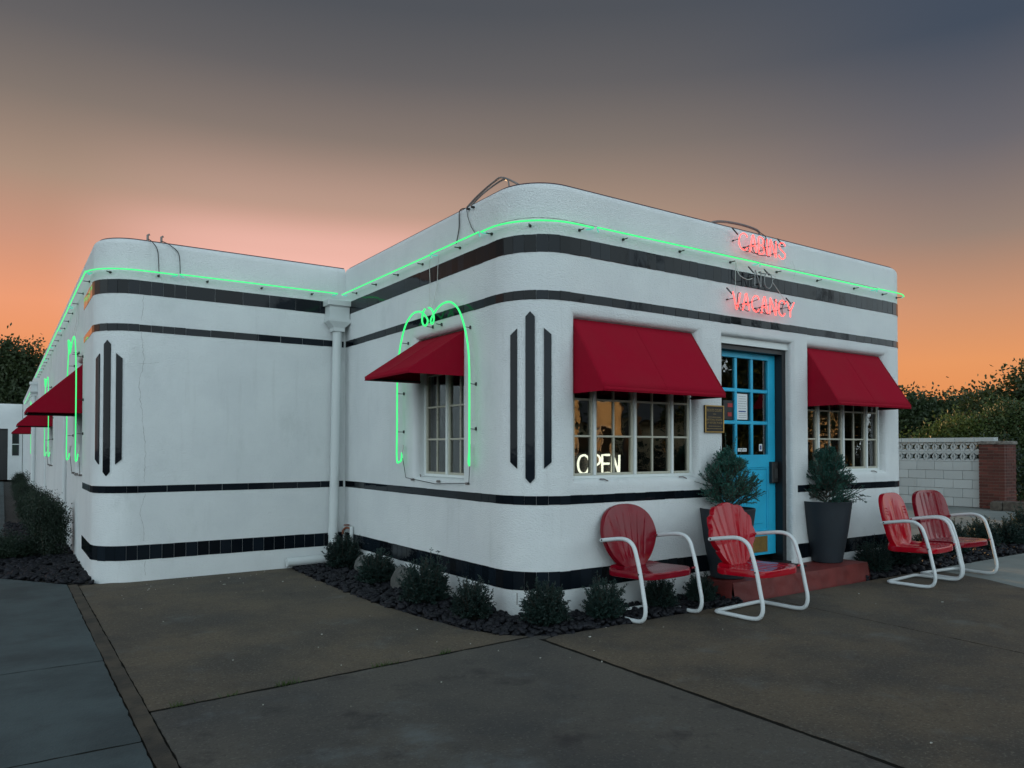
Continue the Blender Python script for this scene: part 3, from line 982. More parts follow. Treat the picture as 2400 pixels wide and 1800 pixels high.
# stones of the beds
def ico():
    bm = bmesh.new()
    bmesh.ops.create_icosphere(bm, subdivisions=2, radius=1.0)
    v = np.array([x.co for x in bm.verts])
    f = np.array([[y.index for y in x.verts] for x in bm.faces])
    bm.free()
    return v, f
IV, IF = ico()
def inside(poly, x, y):
    c = False
    n = len(poly)
    for i in range(n):
        x1, y1 = poly[i]
        x2, y2 = poly[i - 1]
        if (y1 > y) != (y2 > y) and x < (x2 - x1) * (y - y1) / (y2 - y1) + x1:
            c = not c
    return c
def stones(name, label, poly, bbox, n, size, z0=-0.015, keep=None):
    vs, fs = [], []
    k = 0
    cnt = 0
    tries = 0
    while cnt < n and tries < n * 20:
        tries += 1
        x, y = rng.uniform(bbox[0], bbox[2]), rng.uniform(bbox[1], bbox[3])
        if not inside(poly, x, y) or (keep and not keep(x, y)):
            continue
        s = size * rng.uniform(0.6, 1.35)
        sc = np.array([s * rng.uniform(0.8, 1.4), s * rng.uniform(0.7, 1.1), s * rng.uniform(0.45, 0.75)])
        v = IV * (1 + 0.16 * np.sin(IV @ rng.normal(0, 2.2, (3, 3)) + rng.uniform(0, 6, 3)).mean(1, keepdims=True) * 1.6) * sc
        a, b, c = rng.uniform(0, 6.28), rng.normal(0, 0.35), rng.normal(0, 0.35)
        Rm = np.array(Matrix.Rotation(a, 3, 'Z') @ Matrix.Rotation(b, 3, 'X') @ Matrix.Rotation(c, 3, 'Y'))
        v = v @ Rm.T + np.array([x, y, z0 + rng.uniform(0.0, 0.045)])
        vs.append(v)
        fs.append(IF + k)
        k += len(IV)
        cnt += 1
    V = np.concatenate(vs)
    Fc = np.concatenate(fs)
    me = bpy.data.meshes.new(name)
    me.from_pydata(V.tolist(), [], Fc.tolist())
    me.materials.append(MATS['stone_black'])
    me.polygons.foreach_set('use_smooth', [True] * len(me.polygons))
    o = bpy.data.objects.new(name, me)
    col.objects.link(o)
    tag(o, label, 'stones', kind='stuff')
    return o
stones('river_stones', 'black river stones filling the bed round the office corner', [(x, y) for x, y in B1], (-0.72, -0.46, 2.1, 3.95), 3300, 0.028,
       keep=lambda x, y: not (x > 0.12 and y > 0.3) and not (x > 0.45 and y > 0.02))
stones('river_stones', 'black river stones in the bed beside the red step', B2, (4.2, -0.46, 12, 0.54), 2200, 0.034, keep=lambda x, y: not (x < 5.9 and y > 0.05))
stones('river_stones', 'black river stones in the bed along the left flank', B3, (-5.2, 4.0, -2.65, 12), 2600, 0.036)
bo = MB()
def boulder(loc, s, label):
    v = IV * (1 + 0.12 * np.sin(IV @ rng.normal(0, 2, (3, 3))).sum(1, keepdims=True) * 0.6) * np.array(s)
    m = MB()
    m.v = [tuple(q + np.array(loc)) for q in v]
    m.f = [tuple(q) for q in IF]
    o = m.build('boulder', 'boulder', smooth=180)
    tag(o, label, 'rock', 'grey boulders in the stone bed')
boulder((-0.20, 1.85, 0.10), (0.11, 0.16, 0.15), 'grey boulder between the second and third bed shrubs from the downspout')
boulder((-0.14, 3.0, 0.08), (0.08, 0.12, 0.13), 'grey boulder half hidden between the first two bed shrubs')

# flakes of litter and weeds on the slabs
mb = MB()
for i in range(80):
    if i < 34:
        x, y = -0.45 + random.gauss(0, 0.8), -0.5 + random.gauss(0, 0.55)
    elif i < 60:
        x, y = random.uniform(-2.6, -0.8), 3.8 - abs(random.gauss(0, 0.5))
    else:
        x, y = random.uniform(-2.7, 4.2), random.uniform(-3.2, 3.5)
    if inside(B1, x, y) or (x > -0.7 and y > -0.46):
        continue
    s = random.uniform(0.003, 0.008) if i % 8 else random.uniform(0.010, 0.018)
    a = random.uniform(0, 6.28)
    k = random.choice((4, 5, 6))
    pts = [(x + math.cos(a + 6.28 * q / k) * s * random.uniform(0.5, 1.2), y + math.sin(a + 6.28 * q / k) * s * random.uniform(0.4, 0.9)) for q in range(k)]
    mb.prism(pts, lambda p, q, r: (p, q, r), 0.0015, 0.0045 + random.random() * 0.004)
tag(mb.build('debris', 'chip'), 'pale flakes and petals scattered over the driveway', 'debris', kind='stuff')
mb = MB()
for i in range(150):
    c = random.choice((0.16, 0.28, 0.30, 0.52, 0.55, 0.72, 0.05))
    f = min(0.98, max(0.02, c + random.gauss(0, 0.012)))
    x, y = -2.815 + 2.6 * f, -0.508 + 0.155 * f + random.gauss(0, 0.004)
    h, a = random.uniform(0.006, 0.03), random.uniform(0, 6.28)
    dx, dy = math.cos(a) * 0.004, math.sin(a) * 0.004
    ex, ey = random.gauss(0, 0.018), random.gauss(0, 0.018)
    mb.add([(x - dx, y - dy, -0.01), (x + dx, y + dy, -0.01), (x + ex, y + ey, h)], [(0, 1, 2)])
tag(mb.build('joint_weeds', 'leaf_gold'), 'small tufts of weed growing in the driveway joint', 'weeds', kind='stuff')

# ------------------------------------------------------------------ awnings
def awning(seg, u0, u1, ztop, zbot, proj, name_label, inset=0.06, group='red awnings', lip=0.035):
    M = frameM(seg, u0, 0.0)
    w = u1 - u0
    root = thing('awning', name_label, 'awning', M(w / 2, zbot, 0), group)
    nu, nv = 24, 10
    top = MB()
    vs = []
    for j in range(nv + 1):
        f = j / nv
        for i in range(nu + 1):
            a = i / nu
            rib = min(abs(a - 0.0), abs(a - 0.5), abs(a - 1.0)) * 2
            sag = 0.015 * math.sin(min(1, rib * 2) * math.pi / 2) * math.sin(math.pi * f)
            vs.append(M(w * a, ztop + (zbot - ztop) * f - sag, -inset + (proj + inset) * f - sag * 0.3))
    fs = [(j * (nu + 1) + i, (j + 1) * (nu + 1) + i, (j + 1) * (nu + 1) + i + 1, j * (nu + 1) + i + 1) for j in range(nv) for i in range(nu)]
    top.add(vs, fs)
    # lip folded under the front bar
    k = nv * (nu + 1)
    top.add([M(w * i / nu, zbot, proj) for i in range(nu + 1)] + [M(w * i / nu, zbot - lip, proj - 0.004) for i in range(nu + 1)],
            [(i, nu + 1 + i, nu + 2 + i, i + 1) for i in range(nu)])
    o = top.build('canopy', 'awning_red', root, smooth=35)
    sd = o.modifiers.new('thick', 'SOLIDIFY')
    sd.thickness = 0.004
    for x in (0.0, w):
        mb = MB()
        e = 0.001 if x == 0 else -0.001
        mb.add([M(x + e, ztop, -inset), M(x + e, zbot, proj), M(x + e, zbot - lip, proj - 0.004), M(x + e, zbot - lip, -inset)], [(0, 1, 2, 3)])
        so_ = mb.build('side_panel', 'awning_red', root)
        s2 = so_.modifiers.new('thick', 'SOLIDIFY')
        s2.thickness = 0.004
        s2.offset = 0
    for x in (0.004, w / 2, w - 0.004):
        MB().tube([M(x, ztop + (zbot - ztop) * q / 6 + 0.0005, -inset + (proj + inset) * q / 6) for q in range(7)], 0.0032, 6).build('seam', 'awning_red', root, smooth=60)
    MB().tube([M(0, zbot - lip + 0.002, proj - 0.002), M(w, zbot - lip + 0.002, proj - 0.002)], 0.004, 6).build('hem', 'awning_red', root, smooth=60)
    fr = MB()
    fr.tube([M(0.01, zbot - 0.02, -inset), M(0.01, zbot - 0.02, proj - 0.015), M(w - 0.01, zbot - 0.02, proj - 0.015), M(w - 0.01, zbot - 0.02, -inset)], 0.010, 6)
    for x in (0.012, w / 2, w - 0.012):
        fr.tube([M(x, ztop - 0.03, -inset), M(x, zbot - 0.02, proj - 0.02)], 0.008, 6)
    fr.build('frame', 'black_metal', root, smooth=60)
    return root
awning('front', 0.505 - RC, 1.985 - RC, 2.515, 1.905, 0.36, 'red fabric awning over the wide window with the lit OPEN sign')
awning('front', 3.79 - RC, 5.25 - RC, 2.515, 1.900, 0.34, 'red fabric awning over the window right of the blue door')
awning('side', D - 2.0, D - 1.03, 2.51, 2.105, 0.545, 'red fabric awning inside the green neon arch by the downspout')
awning('right', 1.0 - RC, 1.96 - RC, 2.51, 2.105, 0.50, 'red awning on the far right flank, seen through the window')
awning('flank', YF - 6.5, YF - 5.45, 2.47, 1.86, 0.56, 'nearest red awning on the long left flank')
awning('flank', YF - 12.8, YF - 11.75, 2.47, 1.86, 0.56, 'second red awning along the left flank')
awning('flank', YF - 21.45, YF - 20.35, 2.47, 1.86, 0.56, 'farthest red awning down the left flank')

# ------------------------------------------------------------------ neon
def standoff(mb, p, n, length=0.07):
    """black rubber boot and glass post from wall point p along n"""
    n = Vector((n.x, n.y, 0))
    mb.tube([p - n * 0.005, p + n * 0.012], 0.013, 8)
    mb.tube([p + n * 0.012, p + n * (length - 0.006)], 0.005, 6)
def neon_run(label, parts, z=3.283, off=0.075, r=0.0076, step=0.55):
    """parts: list of tubes; each tube = list of (seg,u) pieces [(seg,ua,ub),...]"""
    root = thing('roofline_neon', label, 'neon light', P(parts[0][0][0], parts[0][0][1], z, off), 'green roofline neon')
    for pi_, tube in enumerate(parts):
        pts = []
        for seg, ua, ub in tube:
            k = max(2, int(abs(ub - ua) / 0.06)) if isinstance(SEG[seg], Arc) else max(2, int(abs(ub - ua) / 0.5))
            for i in range(k + 1):
                q = P(seg, ua + (ub - ua) * i / k, z + pi_ % 2 * 0.008, off)
                if not pts or (q - pts[-1]).length > 1e-4:
                    pts.append(q)
        MB().tube(pts, r, 8).build('tube', 'neon_green', root, smooth=60)
        # electrodes bent back to the wall
        for seg, u, s_ in ((tube[0][0], tube[0][1], 1), (tube[-1][0], tube[-1][2], -1)):
            q = P(seg, u, z + pi_ % 2 * 0.008, off)
            q2 = P(seg, u + 0.05 * s_, z - 0.012, 0.03)
            sb = MB()
            sb.tube([P(seg, u, z + pi_ % 2 * 0.008 - 0.004, off - 0.005), (q + q2) / 2 + Vector((0, 0, -0.008)), q2], 0.006, 6)
            sb.build('electrode', 'neon_cyan', root, smooth=60)
        for seg, ua, ub in tube:
            n = max(1, int(abs(ub - ua) / step))
            for i in range(n):
                u = ua + (ub - ua) * (i + 0.5) / n
                p, nn, d = SEG[seg].at(u)
                s2 = MB()
                standoff(s2, Vector((p.x, p.y, z - 0.022)), nn, 0.07)
                s2.build('standoff', 'black_metal', root, smooth=60)
sl = SEG['side'].len
fl = SEG['front'].len
al = SEG['corner'].len
neon_run('green neon tubes along the roofline of the left wing front', [[('lcorner', 0.05, SEG['lcorner'].len), ('wing', 0, 0.36)], [('wing', 0.38, 2.16)]])
neon_run('green neon tubes along the roofline of the office side above the neon arch', [[('side', 0.08, D - 1.53)], [('side', D - 1.51, D - 0.62)]])
neon_run('green neon tubes round the office corner and along the front roofline',
         [[('side', D - 0.58, sl), ('corner', 0, al), ('front', 0, 0.20)], [('front', 0.24, 2.84 - RC)], [('front', 2.86 - RC, 5.0 - RC)], [('front', 5.02 - RC, fl), ('rcorner', 0, 0.22)]])
neon_run('green neon tubes receding along the roofline of the left flank', [[('flank', YF - 18.6 + 2.4 * i, YF - 18.6 + 2.4 * (i + 1) - 0.04)] for i in range(6)] , step=0.6)
neon_run('short green neon tubes on the flank roofline past the far downspout', [[('flank', YF - 30 + 3.4 * i, YF - 30 + 3.4 * (i + 1) - 0.05)] for i in range(3)], z=3.15, step=0.8)

def smooth_path(pts, k=8):
    """Catmull-Rom through points"""
    pts = [Vector(p) for p in pts]
    out = []
    for i in range(len(pts) - 1):
        p0, p1, p2, p3 = pts[max(i - 1, 0)], pts[i], pts[i + 1], pts[min(i + 2, len(pts) - 1)]
        for j in range(k):
            t_ = j / k
            out.append(0.5 * ((2 * p1) + (p2 - p0) * t_ + (2 * p0 - 5 * p1 + 4 * p2 - p3) * t_ ** 2 + (3 * p1 - p0 - 3 * p2 + p3) * t_ ** 3))
    out.append(pts[-1])
    return out
def arch(seg, uc, label):
    """neon arch with two curls round a window, legs down both sides; local a along wall"""
    M = frameM(seg, uc, 0.0, 0.08)
    root = thing('neon_arch', label, 'neon light', M(0, 1.28, 0), 'green neon window arches')
    hw = 0.74
    for s in (-1, 1):
        base = [(hw, 1.285), (hw, 1.6), (hw, 1.9), (hw - 0.005, 2.15), (hw - 0.03, 2.33), (hw - 0.10, 2.52), (hw - 0.20, 2.67), (hw - 0.34, 2.755),
                (0.26, 2.765), (0.15, 2.735), (0.060, 2.675), (0.030, 2.635), (0.055, 2.60), (0.095, 2.605), (0.120, 2.64), (0.115, 2.69), (0.085, 2.735), (0.04, 2.755)]
        pts = [M(s * a, b, 0.012 * max(0, i - 8) * 0.35) for i, (a, b) in enumerate(base)]
        # J hook at the foot
        hook = [M(s * (hw - 0.055), 1.36, -0.03), M(s * (hw - 0.055), 1.29, -0.025), M(s * (hw - 0.03), 1.262, -0.015)]
        path = smooth_path(hook + pts, 8)
        MB().tube(path, 0.0092 if seg == 'side' else 0.0072, 8).build('tube', 'neon_green', root, smooth=60)
        MB().tube([M(s * (hw - 0.055), 1.34, -0.03), M(s * (hw - 0.055), 1.44, -0.045)], 0.010, 8).build('electrode', 'pale_cable', root, smooth=60)
        for a, b in ((hw, 1.58), (hw, 1.98), (hw - 0.10, 2.50), (0.10, 2.60)):
            mb = MB()
            mb.tube([M(s * a, b - 0.004, -0.012), M(s * (a - 0.01), b - 0.006, -0.075)], 0.004, 6)
            mb.tube([M(s * (a - 0.01), b - 0.018, -0.074), M(s * (a - 0.01), b + 0.012, -0.074)], 0.010, 6)
            mb.build('standoff', 'black_metal', root, smooth=60)
    mb = MB()
    mb.tube([M(0.03, 2.76, 0.0), M(0.0, 2.80, -0.03), M(0.01, 3.0, -0.07), M(0.03, 3.27, -0.07)], 0.003, 5)
    mb.tube([M(-0.03, 2.76, 0.0), M(-0.12, 3.03, -0.06), M(-0.16, 3.27, -0.07)], 0.003, 5)
    mb.build('lead_wire', 'pale_cable', root, smooth=60)
    mb = MB()
    mb.tube([M(-hw + 0.055, 1.30, -0.04), M(-hw + 0.10, 1.10, -0.055), M(0.0, 1.06, -0.055), M(hw - 0.10, 1.09, -0.055), M(hw - 0.055, 1.30, -0.04)], 0.0035, 5)
    mb.build('lead_wire', 'cable', root, smooth=60)
    for a in (-0.5, 0.05, 0.60):
        MB().tube([M(a, 1.085, -0.08), M(a, 1.085, -0.045)], 0.012, 8).build('insulator', 'conduit_grey', root, smooth=60)
arch('side', D - 1.505, 'green neon arch with two curls round the window beside the downspout')
arch('flank', YF - 5.98, 'nearest green neon arch on the long left flank')
arch('flank', YF - 12.27, 'second green neon arch along the left flank')
arch('flank', YF - 20.9, 'farthest green neon arch down the left flank')

# stroke letters (x 0..1, y 0..1) drawn like bent glass tube
GL = {
    'C': [[(0.92, 0.80), (0.80, 0.95), (0.58, 1.0), (0.30, 0.92), (0.10, 0.66), (0.06, 0.40), (0.20, 0.12), (0.48, 0.0), (0.74, 0.03), (0.92, 0.18)]],
    'A': [[(0.0, 0.0), (0.10, 0.02), (0.24, 0.46), (0.42, 0.98), (0.5, 1.0), (0.58, 0.98), (0.80, 0.36), (0.92, 0.0)], [(0.10, 0.34), (0.22, 0.36), (0.80, 0.36)]],
    'B': [[(0.10, 0.0), (0.10, 0.5), (0.10, 1.0), (0.50, 1.0), (0.78, 0.90), (0.80, 0.68), (0.55, 0.54), (0.16, 0.52)], [(0.16, 0.52), (0.62, 0.50), (0.90, 0.34), (0.86, 0.10), (0.55, 0.0), (0.10, 0.0)]],
    'I': [[(0.5, 0.0), (0.5, 0.5), (0.5, 1.0)]],
    'N': [[(0.06, 0.0), (0.08, 0.5), (0.10, 0.95), (0.18, 0.98), (0.50, 0.5), (0.80, 0.02), (0.88, 0.05), (0.90, 0.5), (0.92, 1.0)]],
    'S': [[(0.90, 0.84), (0.74, 0.98), (0.46, 1.0), (0.18, 0.86), (0.20, 0.64), (0.50, 0.50), (0.84, 0.34), (0.90, 0.14), (0.66, 0.0), (0.34, 0.0), (0.06, 0.16)]],
    'V': [[(0.02, 1.0), (0.24, 0.5), (0.44, 0.02), (0.54, 0.02), (0.76, 0.5), (0.96, 1.0)]],
    'Y': [[(0.04, 1.0), (0.28, 0.66), (0.50, 0.46)], [(0.96, 1.0), (0.72, 0.66), (0.50, 0.42), (0.48, 0.2), (0.48, 0.0)]],
    'O': [[(0.5, 1.0), (0.22, 0.90), (0.06, 0.55), (0.16, 0.16), (0.45, 0.0), (0.75, 0.10), (0.94, 0.45), (0.84, 0.84), (0.56, 1.0)]],
    'P': [[(0.08, 0.0), (0.08, 0.5), (0.08, 1.0), (0.60, 1.0), (0.92, 0.86), (0.92, 0.60), (0.60, 0.46), (0.14, 0.46)]],
    'E': [[(0.92, 1.0), (0.5, 1.0), (0.08, 1.0), (0.08, 0.5), (0.08, 0.0), (0.5, 0.0), (0.94, 0.0)], [(0.12, 0.52), (0.5, 0.52), (0.86, 0.52)]],
}
def densify(pts, sharp):
    return [Vector((p[0], p[1], 0)) for p in pts] if sharp else smooth_path([(p[0], p[1], 0) for p in pts], 5)
def word(root, text, M, x0, widths, gap, h, mname, r, bold=False, sharp='', shear=0.0):
    x = x0
    ends = []
    for ch, wd in zip(text, widths):
        for st_ in GL[ch]:
            pts = densify(st_, ch in sharp)
            path = [M(x + (p.x + shear * p.y) * wd, p.y * h, 0.0) for p in pts]
            MB().tube(path, r, 8).build('letter_' + ch.lower(), mname, root, smooth=60)
            ends.append(((x + st_[0][0] * wd, st_[0][1] * h), (x + st_[-1][0] * wd, st_[-1][1] * h)))
        x += wd + gap
    return ends
def neon_word(text, x0, z0, h, widths, gap, mname, label, lit=True):
    M = frameM('front', x0 - RC, z0, 0.085)
    root = thing('neon_word', label, 'neon sign', M(0, 0, 0), 'neon words over the door')
    ends = word(root, text, M, 0.0, widths, gap, h, mname, 0.0047)
    # blacked-out tube linking the letters close to the wall
    for (e0, e1), (f0, f1) in zip(ends, ends[1:]):
        a, b = e1, f0
        if abs(a[0] - b[0]) < 1e-3 and abs(a[1] - b[1]) < 1e-3:
            continue
        mid = ((a[0] + b[0]) / 2, (a[1] + b[1]) / 2)
        MB().tube(smooth_path([M(a[0], a[1], -0.004), M(a[0], a[1], -0.03), M(mid[0], mid[1], -0.045), M(b[0], b[1], -0.03), M(b[0], b[1], -0.004)], 5), 0.0042, 7).build('blockout', 'blockout' if lit else 'black_metal', root, smooth=60)
    tot = sum(widths) + gap * (len(widths) - 1)
    for a, b in ((-0.015, h * 0.98), (tot - 0.06, h * 1.02)):
        MB().tube([M(a - 0.04, b + 0.04, -0.03), M(a + 0.03, b - 0.015, -0.02)], 0.007, 7).build('electrode', 'black_metal', root, smooth=60)
    x = 0.0
    for i, wd in enumerate(widths):
        mb = MB()
        b = h * (0.35 if i % 2 else 0.62)
        mb.tube([M(x + wd * 0.2, b, -0.004), M(x + wd * 0.2 - 0.02, b - 0.004, -0.075)], 0.0035, 6)
        mb.tube([M(x + wd * 0.2 - 0.02, b - 0.004, -0.080), M(x + wd * 0.2 - 0.02, b - 0.004, -0.064)], 0.008, 7)
        mb.build('standoff', 'black_metal', root, smooth=60)
        x += wd + gap
    return root
neon_word('CABINS', 2.51, 3.385, 0.165, [0.145, 0.115, 0.105, 0.04, 0.115, 0.13], 0.021, 'neon_red', 'glowing red neon word CABINS above the roofline tube')
no = neon_word('NO', 2.75, 3.045, 0.155, [0.115, 0.145], 0.035, 'neon_off', 'unlit clear glass neon word NO on the black tile band', lit=False)
neon_word('VACANCY', 2.42, 2.785, 0.16, [0.12, 0.12, 0.125, 0.115, 0.12, 0.12, 0.13], 0.022, 'neon_red', 'glowing red neon word VACANCY above the blue door')
Mf = frameM('front', 0, 0, 0.0)
MB().tube(smooth_path([Mf(2.55 - RC, 3.26, 0.02), Mf(2.56 - RC, 3.14, 0.05), Mf(2.66 - RC, 3.10, 0.07), Mf(2.74 - RC, 3.12, 0.07)], 6), 0.004, 5).build('lead_wire', 'pale_cable', no, smooth=60)
MB().tube([Mf(2.53 - RC, 3.27, 0.03), Mf(2.53 - RC, 2.97, 0.03)], 0.003, 5).build('lead_wire', 'pale_cable', no, smooth=60)
MB().tube([Mf(2.98 - RC, 3.24, 0.03), Mf(3.10 - RC, 3.18, 0.08), Mf(3.05 - RC, 3.13, 0.07), Mf(3.30 - RC, 2.94, 0.06)], 0.003, 5).build('lead_wire', 'pale_cable', no, smooth=60)

# OPEN sign standing inside the wide window
oM = frameM('front', 0.715 - RC, 1.178, -0.235)
os_ = thing('open_sign', 'white lit OPEN sign inside the wide window', 'neon sign', oM(0, 0, 0))
word(os_, 'OPEN', oM, 0.0, [0.15, 0.105, 0.105, 0.105], 0.014, 0.165, 'neon_white', 0.0100, sharp='EN')
MB().box((-0.03, -0.02, -0.03), (0.54, 0.185, -0.02), oM).build('backing', 'black_paint', os_)
MB().box((-0.03, -0.04, -0.05), (0.54, -0.02, 0.02), oM).build('ledge', 'black_paint', os_)

# ------------------------------------------------------------------ downspouts, plaque, spigot, cables
def downspout(seg, u, label, ztop=3.20, elbow=True, out=0.085):
    M = frameM(seg, u, 0.0, 0.0)
    root = thing('downspout', label, 'downspout', M(0, 0, out), 'white downspouts with hopper heads')
    hd = MB()
    hd.cbox((-0.15, 3.125, 0.0), (0.15, 3.195, 0.19), 0.006, M)
    hd.build('hopper_rim', 'pipe_white', root)
    hd = MB()
    hd.box((-0.125, 2.965, 0.002), (0.125, 3.126, 0.165), M)
    hd.build('hopper', 'pipe_white', root)
    fn = MB()
    rings = []
    for hw, d0, d1, z in ((0.14, 0.0, 0.18, 2.972), (0.14, 0.0, 0.18, 2.935), (0.07, 0.02, 0.15, 2.865), (0.07, 0.02, 0.15, 2.82)):
        rings.append([M(-hw, z, d0), M(hw, z, d0), M(hw, z, d1), M(-hw, z, d1)])
    vs = [v for r in rings for v in r]
    fs = [(k * 4 + q, k * 4 + (q + 1) % 4, (k + 1) * 4 + (q + 1) % 4, (k + 1) * 4 + q) for k in range(3) for q in range(4)]
    fs += [(0, 1, 2, 3), (12, 15, 14, 13)]
    fn.add(vs, fs)
    fix_normals(fn.build('funnel', 'pipe_white', root))
    MB().tube([M(0, 2.83, out), M(-0.02, 1.5, out), M(-0.045, 0.16, out)], 0.055, 16).build('pipe', 'pipe_white', root, smooth=60)
    if elbow:
        MB().tube(smooth_path([M(-0.045, 0.19, out), M(-0.05, 0.12, out), M(-0.12, 0.082, out), M(-0.30, 0.08, out), M(-0.60, 0.078, out)], 6), 0.054, 16).build('outlet_pipe', 'pipe_white', root, smooth=60)
        MB().tube([M(-0.04, 0.42, out), M(-0.043, 0.36, out)], 0.060, 16).build('pipe_collar', 'pipe_white', root, smooth=60)
    return root
downspout('wing', SEG['wing'].len - 0.135, 'white downspout with square hopper head in the inner corner')
downspout('flank', YF - 19.2, 'distant white downspout on the long left flank', elbow=False)

pl = thing('wall_plaque', 'bronze plaque with gold lettering on the wall left of the blue door', 'plaque', P('front', 2.09 - RC, 1.556))
pM = frameM('front', 2.09 - RC, 1.556, 0.0)
MB().cbox((0, 0, 0.0), (0.27, 0.266, 0.018), 0.003, pM).build('plate', 'bronze_dark', pl)
bd = MB()
for a in ((0.0, 0.0, 0.27, 0.012), (0.0, 0.254, 0.27, 0.266), (0.0, 0.012, 0.012, 0.254), (0.258, 0.012, 0.27, 0.254)):
    bd.cbox((a[0], a[1], 0.016), (a[2], a[3], 0.024), 0.002, pM)
bd.build('rim', 'brass', pl)
def text_obj(name, s, size, M, x, z, out, m, parent, squash=1.0):
    cu_ = bpy.data.curves.new(name, 'FONT')
    cu_.body = s
    cu_.size = size
    cu_.align_x = 'CENTER'
    cu_.extrude = 0.0006
    cu_.materials.append(MATS[m])
    o = bpy.data.objects.new(name, cu_)
    col.objects.link(o)
    o.parent = parent
    p = Vector(M(x, z, out))
    ex = (Vector(M(1, 0, 0)) - Vector(M(0, 0, 0)))
    en = (Vector(M(0, 0, 1)) - Vector(M(0, 0, 0)))
    m4 = Matrix(((ex.x * squash, 0, en.x, 0), (ex.y * squash, 0, en.y, 0), (0, 1, 0, 0), (0, 0, 0, 1)))
    m4.translation = p - WO[parent]
    o.matrix_local = m4
    me = bpy.data.meshes.new_from_object(o)
    me.name = name
    o2 = bpy.data.objects.new(name, me)
    col.objects.link(o2)
    o2.parent = parent
    o2.matrix_local = m4
    bpy.data.objects.remove(o)
    o2['kind'] = 'stuff'
    return o2
text_obj('lettering', 'BOOTS COURT', 0.036, pM, 0.135, 0.205, 0.0185, 'gold_text', pl, 0.85)
text_obj('lettering', 'NATIONAL REGISTER', 0.029, pM, 0.135, 0.116, 0.0185, 'gold_text', pl, 0.82)
text_obj('lettering', 'OF HISTORIC PLACES', 0.029, pM, 0.135, 0.086, 0.0185, 'gold_text', pl, 0.80)
for zz_, a, b in ((0.178, 0.115, 0.155), (0.148, 0.04, 0.23), (0.060, 0.05, 0.22), (0.036, 0.025, 0.245)):
    mb = MB()
    x_ = a
    while x_ < b:
        l_ = random.uniform(0.006, 0.016)
        mb.box((x_, zz_, 0.018), (x_ + l_, zz_ + 0.006, 0.0186), pM)
        x_ += l_ + 0.005
    mb.build('small_print', 'gold_text', pl)

sp = thing('hose_spigot', 'rusty hose spigot on a white pipe beside the downspout', 'tap', (-0.05, 3.62, 0.3))
MB().tube([(-0.03, 3.60, 0.0), (-0.03, 3.60, 0.47)], 0.022, 10).build('pipe', 'pipe_white', sp, smooth=60)
mat('rust', (0.20, 0.06, 0.03), 0.8)
MB().tube(smooth_path([(-0.03, 3.62, 0.44), (-0.05, 3.70, 0.45), (-0.07, 3.75, 0.42), (-0.075, 3.76, 0.37)], 5), 0.014, 8).build('spout', 'rust', sp, smooth=60)
MB().lathe([(0.0, 0.0), (0.035, 0.0), (0.038, 0.006), (0.03, 0.012), (0.0, 0.012)], (-0.05, 3.70, 0.475), 12).build('handle', 'rust', sp, smooth=60)

def cable(name, label, pts, r, m='cable', k=8):
    o = MB().tube(smooth_path(pts, k), r, 6).build(name, m, smooth=60)
    tag(o, label, 'cable', 'cables and conduits on the parapet')
cable('conduit', 'curved grey conduit hooped over the parapet at the office corner', [(0.02, 0.98, 3.62), (0.06, 0.86, 3.70), (0.10, 0.65, 3.775), (0.10, 0.50, 3.77), (0.18, 0.36, 3.68), (0.28, 0.30, 3.60)], 0.009, 'conduit_grey')
cable('conduit', 'thinner conduit beside the hoop at the office corner', [(0.02, 0.90, 3.62), (0.06, 0.74, 3.70), (0.12, 0.56, 3.765), (0.12, 0.46, 3.74), (0.10, 0.40, 3.66)], 0.008, 'conduit_grey')
cable('conduit', 'grey conduit arching over the parapet above the word CABINS', [(2.25, 0.06, 3.63), (2.42, 0.06, 3.675), (2.75, 0.07, 3.70), (3.02, 0.08, 3.685), (3.05, 0.09, 3.63)], 0.013, 'conduit_grey')
cable('cable', 'thin dark cable from the parapet to the word CABINS', [(3.02, 0.05, 3.66), (3.03, -0.01, 3.60), (3.03, -0.03, 3.50)], 0.004)
cable('cable', 'dark cable down the parapet left of the office corner', [(0.05, 1.06, 3.64), (-0.012, 1.06, 3.60), (-0.012, 1.07, 3.45), (-0.03, 1.09, 3.30)], 0.005)
cable('cable', 'thin sagging wire on the parapet left of the office corner', [(-0.02, 0.92, 3.585), (-0.016, 0.90, 3.50), (-0.016, 0.84, 3.40), (-0.04, 0.72, 3.30)], 0.003)
for (x0_, x1_), lb in (((-2.21, -2.11), 'left'), ((-2.075, -1.90), 'right')):
    cable('cable', 'dark wire down the left wing parapet, %s one of two' % lb, [(x0_, 3.98, 3.66), (x0_ + 0.01, 3.90, 3.64), ((x0_ + x1_) / 2, 3.885, 3.60), (x1_ - 0.01, 3.885, 3.52), (x1_, 3.86, 3.30)], 0.0045)
    o = MB().tube([(x0_, 3.96, 3.60), (x0_, 3.955, 3.70), (x0_ + 0.02, 3.95, 3.71)], 0.012, 8).build('conduit', 'conduit_grey', smooth=60)
    tag(o, 'short conduit stub on the left wing parapet, %s one of two' % lb, 'conduit', 'conduit stubs on the left wing')
for (x, y, nx_, ny_), z, lb in (((0, 0.90, -1, 0), 3.58, 'farther from'), ((0, 0.82, -1, 0), 3.575, 'nearer to')):
    o = MB().tube([(x - 0.005 * nx_, y, z), (x + nx_ * 0.03, y, z)], 0.012, 8).build('insulator', 'black_metal', smooth=60)
    tag(o, 'small black insulator on the parapet, the one %s the office corner' % lb, 'insulator', 'pair of black parapet insulators')

